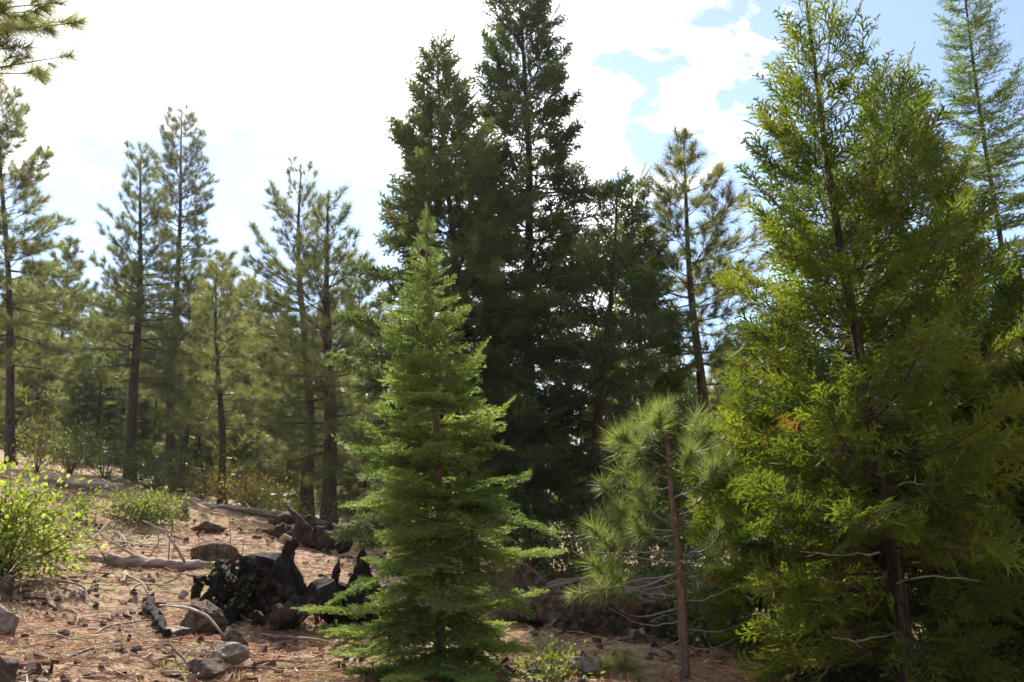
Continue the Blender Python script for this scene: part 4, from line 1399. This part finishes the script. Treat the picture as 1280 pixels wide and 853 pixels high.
def lumpy(mb, c, r, seed, rough=.22, n=4, mat=0):
    """A knobbly lump: sphere pushed about by broad and fine waves."""
    import bmesh
    rng = np.random.default_rng(seed)
    bm = bmesh.new()
    bmesh.ops.create_icosphere(bm, subdivisions=n, radius=1.0)
    v = np.array([q.co[:] for q in bm.verts])
    f = np.array([[q.index for q in t.verts] for t in bm.faces])
    bm.free()
    w = np.zeros(len(v))
    for lam, am in ((1.5, .5), (.8, .42), (.42, .3), (.22, .2), (.12, .12)):
        for _ in range(3):
            w += am * np.sin(v @ (unit(rng.standard_normal(3)) * 6.28 / lam) + rng.uniform(0, 6))
    v = v * (1 + rough * w)[:, None] * np.asarray(r)[None] + np.asarray(c)[None]
    mb.add(v, f, mat)


def charred():
    base = hit(312, 776)
    Y = base.y
    b = np.array(base[:])
    w = lambda px, py, dy=0.0: np.array(unproject(px, py, Y + dy)[:]) - b
    k = Y / F
    root = empty('charred_stump', base, 'broken charred black stump with a tall upright spire', 'stump')
    rng = np.random.default_rng(12)
    mb = MB()
    lumpy(mb, w(308, 746, .3), (34 * k, 32 * k, 31 * k), 1, .15, 5)
    gnarl(mb, 1, .10)
    mb.build('stump_base', M['char'], root)
    mb = MB()
    lumpy(mb, w(275, 733, .1), (16 * k, 18 * k, 22 * k), 2, .15, 4)
    gnarl(mb, 2, .12)
    mb.build('burnt_chunk', M['char'], root)
    mb = MB()
    tube(mb, smooth_path([w(336, 770, .1), w(334, 735, .1), w(332, 712, .1), w(331, 696, .1)], 26), np.interp(np.linspace(0, 1, 26), [0, .8, 1], [22 * k, 15 * k, 11 * k]), 18, 0, .10, flute=.12)
    gnarl(mb, 3, .11)
    mb.build('burnt_chunk', M['char'], root)
    mb = MB()
    tube(mb, smooth_path([w(361, 772), w(362, 745), w(361, 722), w(358, 702), w(356, 688), w(357, 676)], 44),
         np.interp(np.linspace(0, 1, 44), [0, .25, .5, .68, .8, .92, 1], [15 * k, 14.5 * k, 12 * k, 10 * k, 8 * k, 7 * k, 3 * k]), 20, 0, .07, flute=.12)
    gnarl(mb, 4, .085)
    mb.build('spire', M['char'], root)
    mb = MB()
    tube(mb, [w(352, 678, -.03), w(357, 671, -.04), w(363, 674, -.04), w(369, 678, -.04)], [5 * k, 4 * k, 3 * k, 1.5 * k], 7, 0, .1)
    mb.build('splinter', M['bleached'], root)
    for j, (pp, r) in enumerate((([w(285, 765, -.1), w(262, 770, -.25), w(245, 778, -.35)], 7), ([w(320, 770, -.15), w(318, 778, -.35), w(330, 784, -.5)], 6), ([w(255, 735, 0), w(242, 728, -.05), w(236, 735, -.1)], 5),
                                 ([w(372, 765, 0), w(384, 772, -.1), w(392, 780, -.2)], 6), ([w(300, 770, -.2), w(290, 780, -.35), w(272, 783, -.45)], 6))):
        mb = MB()
        tube(mb, smooth_path(pp, 14), np.linspace(r * k, r * .35 * k, 14), 9, 0, .12)
        gnarl(mb, 10 + j, .1)
        mb.build('root', M['char' if j % 2 == 0 else 'brown_wood'], root)
    # broken flakes and burnt knobs all over the wreck
    for j in range(34):
        mb = MB()
        a, b2 = rng.uniform(258, 345), rng.uniform(708, 772)
        sz = rng.uniform(4, 10) * k
        lumpy(mb, (0, 0, 0), (sz * rng.uniform(.5, 1.3), sz * .7, sz * rng.uniform(.5, 1.3)), 50 + j, .25, 2)
        gnarl(mb, 60 + j, .2, (.1, .05))
        o = mb.build('burnt_knob', M['brown_wood' if rng.uniform() < .2 else 'char'], root)
        o.location = w(a, b2, .02 - .16 * rng.uniform(0, 1) - .1 * (1 - abs(a - 300) / 55))
        o.rotation_euler = rng.uniform(-.7, .7, 3)
    # leaf scraps of a small plant growing on its face
    rng = np.random.default_rng(12)
    lb = MB()
    n = 60
    P = np.array([w(rng.uniform(248, 318), rng.uniform(702, 765), -.22 + rng.uniform(-.08, .05)) for _ in range(n)])
    scatter(lb, LEAVES, P, rng.normal(0, 1, (n, 3)), rng.normal(0, 1, (n, 3)), rng.uniform(.025, .05, n), rng.uniform(.1, .7, n), 0, rng=rng)
    o = lb.build('dry_plant', M['shrub_dark'])
    o.location = base
    tag(o, 'scraps of yellowing leaves growing over the face of the charred stump', 'plant', kind='stuff')

    base2 = hit(395, 787)
    Y2 = base2.y
    b2 = np.array(base2[:])
    w2 = lambda px, py, dy=0.0: np.array(unproject(px, py, Y2 + dy)[:]) - b2
    k = Y2 / F
    dl = hit(345, 792).y - Y2
    root = empty('charred_log', base2, 'charred twisted log with two upright spikes lying beside the spired stump', 'log')
    mb = MB()
    tube(mb, smooth_path([w2(342, 774, dl), w2(362, 765, dl * .8), w2(388, 752, dl * .5), w2(412, 744, .1), w2(436, 756, .2), w2(456, 752, .2), w2(482, 760, .25)], 44),
         np.interp(np.linspace(0, 1, 44), [0, .12, .35, .55, .7, .85, 1], [8 * k, 12 * k, 13 * k, 17 * k, 17 * k, 22 * k, 16 * k]), 18, 0, .08, flute=.1)
    gnarl(mb, 5, .10, zs=1)
    mb.build('trunk', M['char'], root)
    mb = MB()
    tube(mb, smooth_path([w2(336, 775, dl - .06), w2(350, 769, dl - .05), w2(364, 762, dl * .8)], 12), np.array([3, 6, 8, 9, 10, 10, 11, 11, 11, 10, 9, 6]) * k, 12, 0, .12)
    gnarl(mb, 6, .10, (.12, .06), zs=1)
    mb.build('broken_end', M['brown_wood'], root)
    for q, (pts, rr) in enumerate((([w2(404, 752, .05), w2(416, 736, .1), w2(422, 720, .1), w2(423, 706, .1), w2(426, 694, .1)], (16, 10, 6, 5, 2)),
                                   ([w2(458, 755, .15), w2(452, 735, .15), w2(452, 718, .15), w2(453, 702, .15), w2(450, 692, .15)], (20, 15, 11, 8, 4)))):
        mb = MB()
        tube(mb, smooth_path(pts, 30), np.interp(np.linspace(0, 1, 30), np.linspace(0, 1, 5), np.array(rr) * k), 14, 0, .08, flute=.1)
        gnarl(mb, 7 + q, .08)
        mb.build('spike', M['char'], root)
    mb = MB()
    lumpy(mb, w2(440, 774, .2), (34 * k, 20 * k, 14 * k), 5, .15, 4)
    gnarl(mb, 9, .1)
    mb.build('burnt_chunk', M['char'], root)


charred()

# dark sticks and pale chips with a place of their own
wood_piece('bark_slab', 'dark slab of bark standing on edge below the fallen log', 'bark', [np.array(hit(206, 800)[:]) + [0, 0, .03], np.array(hit(192, 775)[:]) + [0, 0, .08], np.array(hit(178, 757)[:]) + [0, 0, .05]], [.02, .04, .032, .04, .015], 'char', seed=20, n=26, rough=.3)
wood_piece('charred_stub', 'small charred stub standing beside a white wood chip', 'stump', [np.array(hit(246, 752)[:]) - [0, 0, .03], zz(245, 738, hit(246, 752).y), zz(247, 727, hit(246, 752).y)], [.05, .055, .02], 'char', seed=21, n=9, rough=.12)
wood_piece('wood_chip', 'white wood chip lying beside the small charred stub', 'wood chip', [np.array(hit(224, 748)[:]) + [0, 0, .03], np.array(hit(238, 750)[:]) + [0, 0, .05]], [.012, .035, .03, .01], 'bleached', seed=22, n=9, rough=.25)
wood_piece('wood_chip', 'pale bark chip lying just below the fallen log', 'wood chip', [np.array(hit(148, 732)[:]) + [0, 0, .02], np.array(hit(158, 726)[:]) + [0, 0, .05]], [.012, .034, .028, .01], 'bleached', seed=23, n=9, rough=.25)
p_ = hit(254, 795)
wood_piece('stick', 'curved pale stick laid over the dark mossy boulder', 'stick', [np.array(unproject(200, 757, p_.y + .3)[:]), np.array(unproject(232, 760, p_.y - .1)[:]), np.array(unproject(258, 770, p_.y - .35)[:]), np.array(unproject(280, 795, p_.y - .45)[:])], [.008, .012, .012, .008], 'bleached', seed=24, n=16, sides=6)
stk = [
    ((75, 728), (112, 760), 'bleached', .012, 'curved bleached stick under the broad-leaved bush, lower of two', .06),
    ((60, 728), (100, 746), 'bleached', .011, 'bleached stick under the broad-leaved bush, upper of two', .05),
    ((95, 745), (180, 733), 'bleached', .010, 'long thin pale stick below the fallen log', .03),
    ((110, 796), (190, 780), 'log', .010, 'brown stick across the middle of the open litter', .02),
    ((80, 826), (170, 806), 'log', .012, 'reddish stick lying on the dry grass patch', .02),
    ((160, 718), (185, 750), 'log', .016, 'short grey branch fallen against the bark slab', .05),
    ((30, 745), (70, 770), 'lump', .018, 'dark rotten branch below the broad-leaved bush', .03),
    ((140, 690), (205, 683), 'log', .012, 'grey stick lying above the fallen log', .03),
    ((150, 676), (215, 700), 'log', .012, 'slanting grey stick above the fallen log', .05),
    ((300, 770), (335, 805), 'bleached', .010, 'pale stick at the foot of the charred stump', .03),
    ((330, 800), (440, 815), 'log', .012, 'thin brown stick on the red needles before the charred log', .02),
    ((205, 812), (240, 850), 'lump', .012, 'dark crooked stick beside the low brown stone', .06),
    ((300, 668), (345, 676), 'log', .018, 'grey stick lying in front of the dark rotten log', .03),
    ((225, 715), (300, 700), 'bleached', .010, 'pale stick beyond the tip of the fallen log', .03),
    ((92, 700), (168, 684), 'bleached', .012, 'pale stick leaning behind the fallen log, lowest of the tangle', .10),
    ((120, 665), (178, 700), 'bleached', .013, 'bleached branch crossing the stick tangle behind the fallen log', .12),
    ((100, 690), (150, 655), 'log', .011, 'grey branch rising out of the broad-leaved bush into the tangle', .12),
    ((165, 668), (240, 678), 'log', .010, 'thin grey stick high on the slope above the stick tangle', .03),
    ((235, 690), (330, 684), 'bleached', .011, 'pale stick on the slope behind the charred spire', .03),
    ((60, 715), (140, 722), 'log', .014, 'dark stick lying in the shade of the fallen log', .02),
    ((160, 745), (215, 735), 'bleached', .010, 'short pale stick between bark chip and white wood chip', .03),
    ((215, 770), (245, 757), 'bleached', .009, 'short bleached stick just above the dark mossy boulder', .03),
    ((310, 842), (400, 830), 'log', .010, 'brown stick on the red needles beyond the pale angular rock', .02),
    ((55, 800), (120, 812), 'log', .008, 'thin stick on the litter below the bush rocks', .02),
]
for i, (a, b, mt, r, lab, arch) in enumerate(stk):
    pts = lying(*a, *b, 5, lift=.015, arch=arch)
    rg = np.random.default_rng(60 + i)
    pts = [p + rg.normal(0, .03, 3) * [1, 1, .3] for p in pts]
    wood_piece('stick', lab, 'stick', pts, [r, r * .9, r * .5], mt, sides=6, n=14, group='fallen sticks on the clearing', seed=40 + i)
# standing dead weeds by the log
for i, (px, py, top, lab) in enumerate(((215, 705, 640, 'tall dry weed stalk behind the fallen log'), (285, 720, 640, 'dry weed stalk at the tip of the fallen log'), (300, 720, 665, 'short dry stalk beside the charred stump'))):
    p = np.array(hit(px, py)[:])
    wood_piece('weed_stalk', lab, 'weed', [p - [0, 0, .02], np.array(unproject(px + 3, (py + top) / 2, p[1])[:]), np.array(unproject(px - 4 + 5 * i, top, p[1])[:])], [.006, .005, .002], 'twig', sides=5, n=10, seed=70 + i, flute=0)

# bark lumps on the litter
lump_mesh = []
for k in range(5):
    mb = MB()
    lumpy(mb, (0, 0, 0), (1, .75, .6), 40 + k, .14, 2)
    lump_mesh.append(mb.mesh('bark_lump', [M['lump']]))
rngl = np.random.default_rng(21)
lump_px = [(30, 797), (82, 793), (47, 775), (63, 778), (88, 782), (105, 785), (122, 745), (136, 778), (128, 783), (152, 790), (98, 830), (80, 823), (102, 838), (150, 816), (168, 815), (40, 760), (55, 758), (72, 765),
           (195, 835), (60, 812), (18, 808), (120, 763), (145, 770), (170, 745), (210, 760), (330, 795), (352, 815), (385, 805), (300, 850), (135, 845), (110, 850), (175, 850), (25, 830), (45, 845)]
for (px, py) in lump_px:
    p = hit(px + rngl.uniform(-2, 2), py)
    o = bpy.data.objects.new('bark_lump', lump_mesh[int(rngl.integers(0, 5))])
    COL.objects.link(o)
    s = rngl.uniform(.013, .032) * (0.6 + p.y / 12)
    o.location = p + Vector((0, 0, s * .3))
    o.rotation_euler = (rngl.uniform(-.3, .3), rngl.uniform(-.3, .3), rngl.uniform(0, 6))
    o.scale = (s * rngl.uniform(.9, 1.5), s, s)
    tag(o, 'small dark brown lump of bark lying on the needle litter', 'bark', 'bark lumps strewn over the litter')

# ------------------------------------------------------------------ litter and grass


def litter():
    rng = np.random.default_rng(8)
    n = 150000
    y = 4.6 + 17 * rng.uniform(0, 1, n) ** 1.7
    half = y * .60
    x = rng.uniform(-1, 1, n) * half
    keep = (x < 3.0) | (rng.uniform(0, 1, n) < .35)
    x, y = x[keep], y[keep]
    n = len(x)
    patch = np.sin(x * 1.7 + y * .6) + np.sin(y * 1.3 - x * .9 + 1) + np.sin(x * 3.1 + y * 2.3 + 2) * .6
    keep = rng.uniform(0, 1, n) < np.clip(.62 + .25 * patch, .15, 1)
    x, y, patch = x[keep], y[keep], patch[keep]
    n = len(x)
    z = ground_z(x, y) + rng.uniform(.004, .03, n)
    a = rng.uniform(0, 6.28, n)
    d = np.stack([np.cos(a), np.sin(a), rng.normal(0, .16, n)], 1)
    L = rng.uniform(.08, .22, n)
    wdt = rng.uniform(.0035, .0075, n) * (0.6 + y / 12)
    v, f = needles_template(np.stack([x, y, z], 1) - d * L[:, None] * .5, d, L, wdt, rng)
    mb = MB()
    mb.add(v, f, 0, np.clip(rng.uniform(0, 1, n) * .75 + .12 * patch, 0, 1))
    tag(mb.build('needle_litter', M['litter']), 'reddish dead pine needles strewn over the clearing floor', 'litter', kind='stuff')
    # twigs
    n = 1500
    y = 4.8 + 15 * rng.uniform(0, 1, n) ** 1.5
    x = rng.uniform(-1, .6, n) * y * .6
    z = ground_z(x, y) + rng.uniform(.005, .04, n)
    a = rng.uniform(0, 6.28, n)
    d = np.stack([np.cos(a), np.sin(a), rng.normal(0, .15, n)], 1) * rng.uniform(.05, .22, n)[:, None]
    p = np.stack([x, y, z], 1)
    mb = MB()
    ribbons(mb, p - d, p + d, rng.uniform(.003, .008, n), 0, rng)
    tag(mb.build('twig_litter', M['bleached']), 'small dead twigs scattered over the clearing floor', 'litter', kind='stuff')
    # bark flakes, clods and chips
    n = 3400
    y = 4.8 + 16 * rng.uniform(0, 1, n) ** 1.4
    x = rng.uniform(-1, .62, n) * y * .6
    kk = np.sin(x * 2.1 - y * .8) + np.sin(y * 1.9 + x * 1.3 + 2) + rng.normal(0, .8, n) > -.2
    x, y = x[kk], y[kk]
    n = len(x)
    box = np.array([[-1, -1, -1], [1, -1, -1], [1, 1, -1], [-1, 1, -1], [-.7, -.8, 1], [.8, -.7, 1], [.7, .7, .8], [-.8, .8, 1.1]])
    bf = np.array([[4, 5, 6], [4, 6, 7], [0, 1, 5], [0, 5, 4], [1, 2, 6], [1, 6, 5], [2, 3, 7], [2, 7, 6], [3, 0, 4], [3, 4, 7]])
    sz = rng.uniform(.3, 1, (n, 3)) ** 1.6 * [.07, .03, .022] + .004
    b = (box[None] + rng.normal(0, .25, (n, 8, 3))) * sz[:, None]
    a = rng.uniform(0, 6.28, n)[:, None]
    bx, by = b[..., 0] * np.cos(a) - b[..., 1] * np.sin(a), b[..., 0] * np.sin(a) + b[..., 1] * np.cos(a)
    tl = rng.normal(0, .35, (n, 2))
    v = np.stack([bx + x[:, None], by + y[:, None], b[..., 2] + bx * tl[:, :1] + by * tl[:, 1:] + (ground_z(x, y) + .008)[:, None]], -1)
    f = bf[None] + (np.arange(n) * 8)[:, None, None]
    mb = MB()
    for kq, mname in enumerate(('lump', 'brown_wood', 'bleached')):
        q = np.nonzero(np.array([0, 1, 2, 0, 0])[np.arange(n) % 5] == kq)[0]
        mb.add(v[q].reshape(-1, 3), (bf[None] + (np.arange(len(q)) * 8)[:, None, None]).reshape(-1, 3), kq)
    tag(mb.build('bark_litter', [M['lump'], M['brown_wood'], M['bleached']]), 'flakes of bark and chips strewn over the clearing floor', 'litter', kind='stuff')
    # dry grass in tussocks
    nt = 420
    y = 4.8 + 16 * rng.uniform(0, 1, nt) ** 1.3
    x = rng.uniform(-1, .55, nt) * y * .6
    ok = np.sin(x * 1.1 + 1.2) + np.sin(y * 1.4 + x * .5) + rng.normal(0, .6, nt) > -.1
    x, y = x[ok], y[ok]
    nt = len(x)
    per = 46
    bx = (x[:, None] + rng.normal(0, .09, (nt, per))).ravel()
    by = (y[:, None] + rng.normal(0, .09, (nt, per))).ravel()
    tn = np.repeat(rng.uniform(0, 1, nt), per)
    b = np.stack([bx, by, ground_z(bx, by) - .005], 1)
    d = np.stack([rng.normal(0, .75, nt * per), rng.normal(0, .75, nt * per), rng.uniform(.25, 1, nt * per)], 1)
    v, f = needles_template(b, d, rng.uniform(.04, .13, nt * per), rng.uniform(.003, .006, nt * per) * (.6 + by / 12), rng)
    mb = MB()
    mb.add(v, f, 0, np.clip(tn + rng.uniform(-.3, .3, nt * per), 0, 1))
    tag(mb.build('dry_grass', M['grass']), 'tussocks of dry straw and green grass between the litter', 'grass', kind='stuff')


litter()
# ------------------------------------------------------------------ added volume that pales far trees in place of lens glare
def glare_veil_box():
    g = NT('glare_veil')
    v = g.n('ShaderNodeVolumePrincipled')
    v.inputs['Color'].default_value = (0.93, 0.95, 1.0, 1)
    v.inputs['Density'].default_value = 0.0002
    v.inputs['Anisotropy'].default_value = 0.55
    g.link(v.outputs['Volume'], g.out.inputs['Volume'])
    x0, x1, y0, y1, z0, z1 = -1000, 1000, -400, 1700, -12, 60
    v8 = [(x, y, z) for z in (z0, z1) for y in (y0, y1) for x in (x0, x1)]
    f = [(0, 2, 1), (1, 2, 3), (4, 5, 6), (5, 7, 6), (0, 1, 4), (1, 5, 4), (2, 6, 3), (3, 6, 7), (0, 4, 2), (2, 4, 6), (1, 3, 5), (3, 7, 5)]
    mb = MB()
    mb.add(v8, f)
    tag(mb.build('glare_veil', g.m), 'added thin volume paling the far trees in place of lens glare', 'glare_veil', kind='stuff')


glare_veil_box()

print('TRIS', sum(len(o.data.polygons) for o in SC.objects if o.type == 'MESH'), 'UNIQUE', sum(len(m.polygons) for m in bpy.data.meshes))
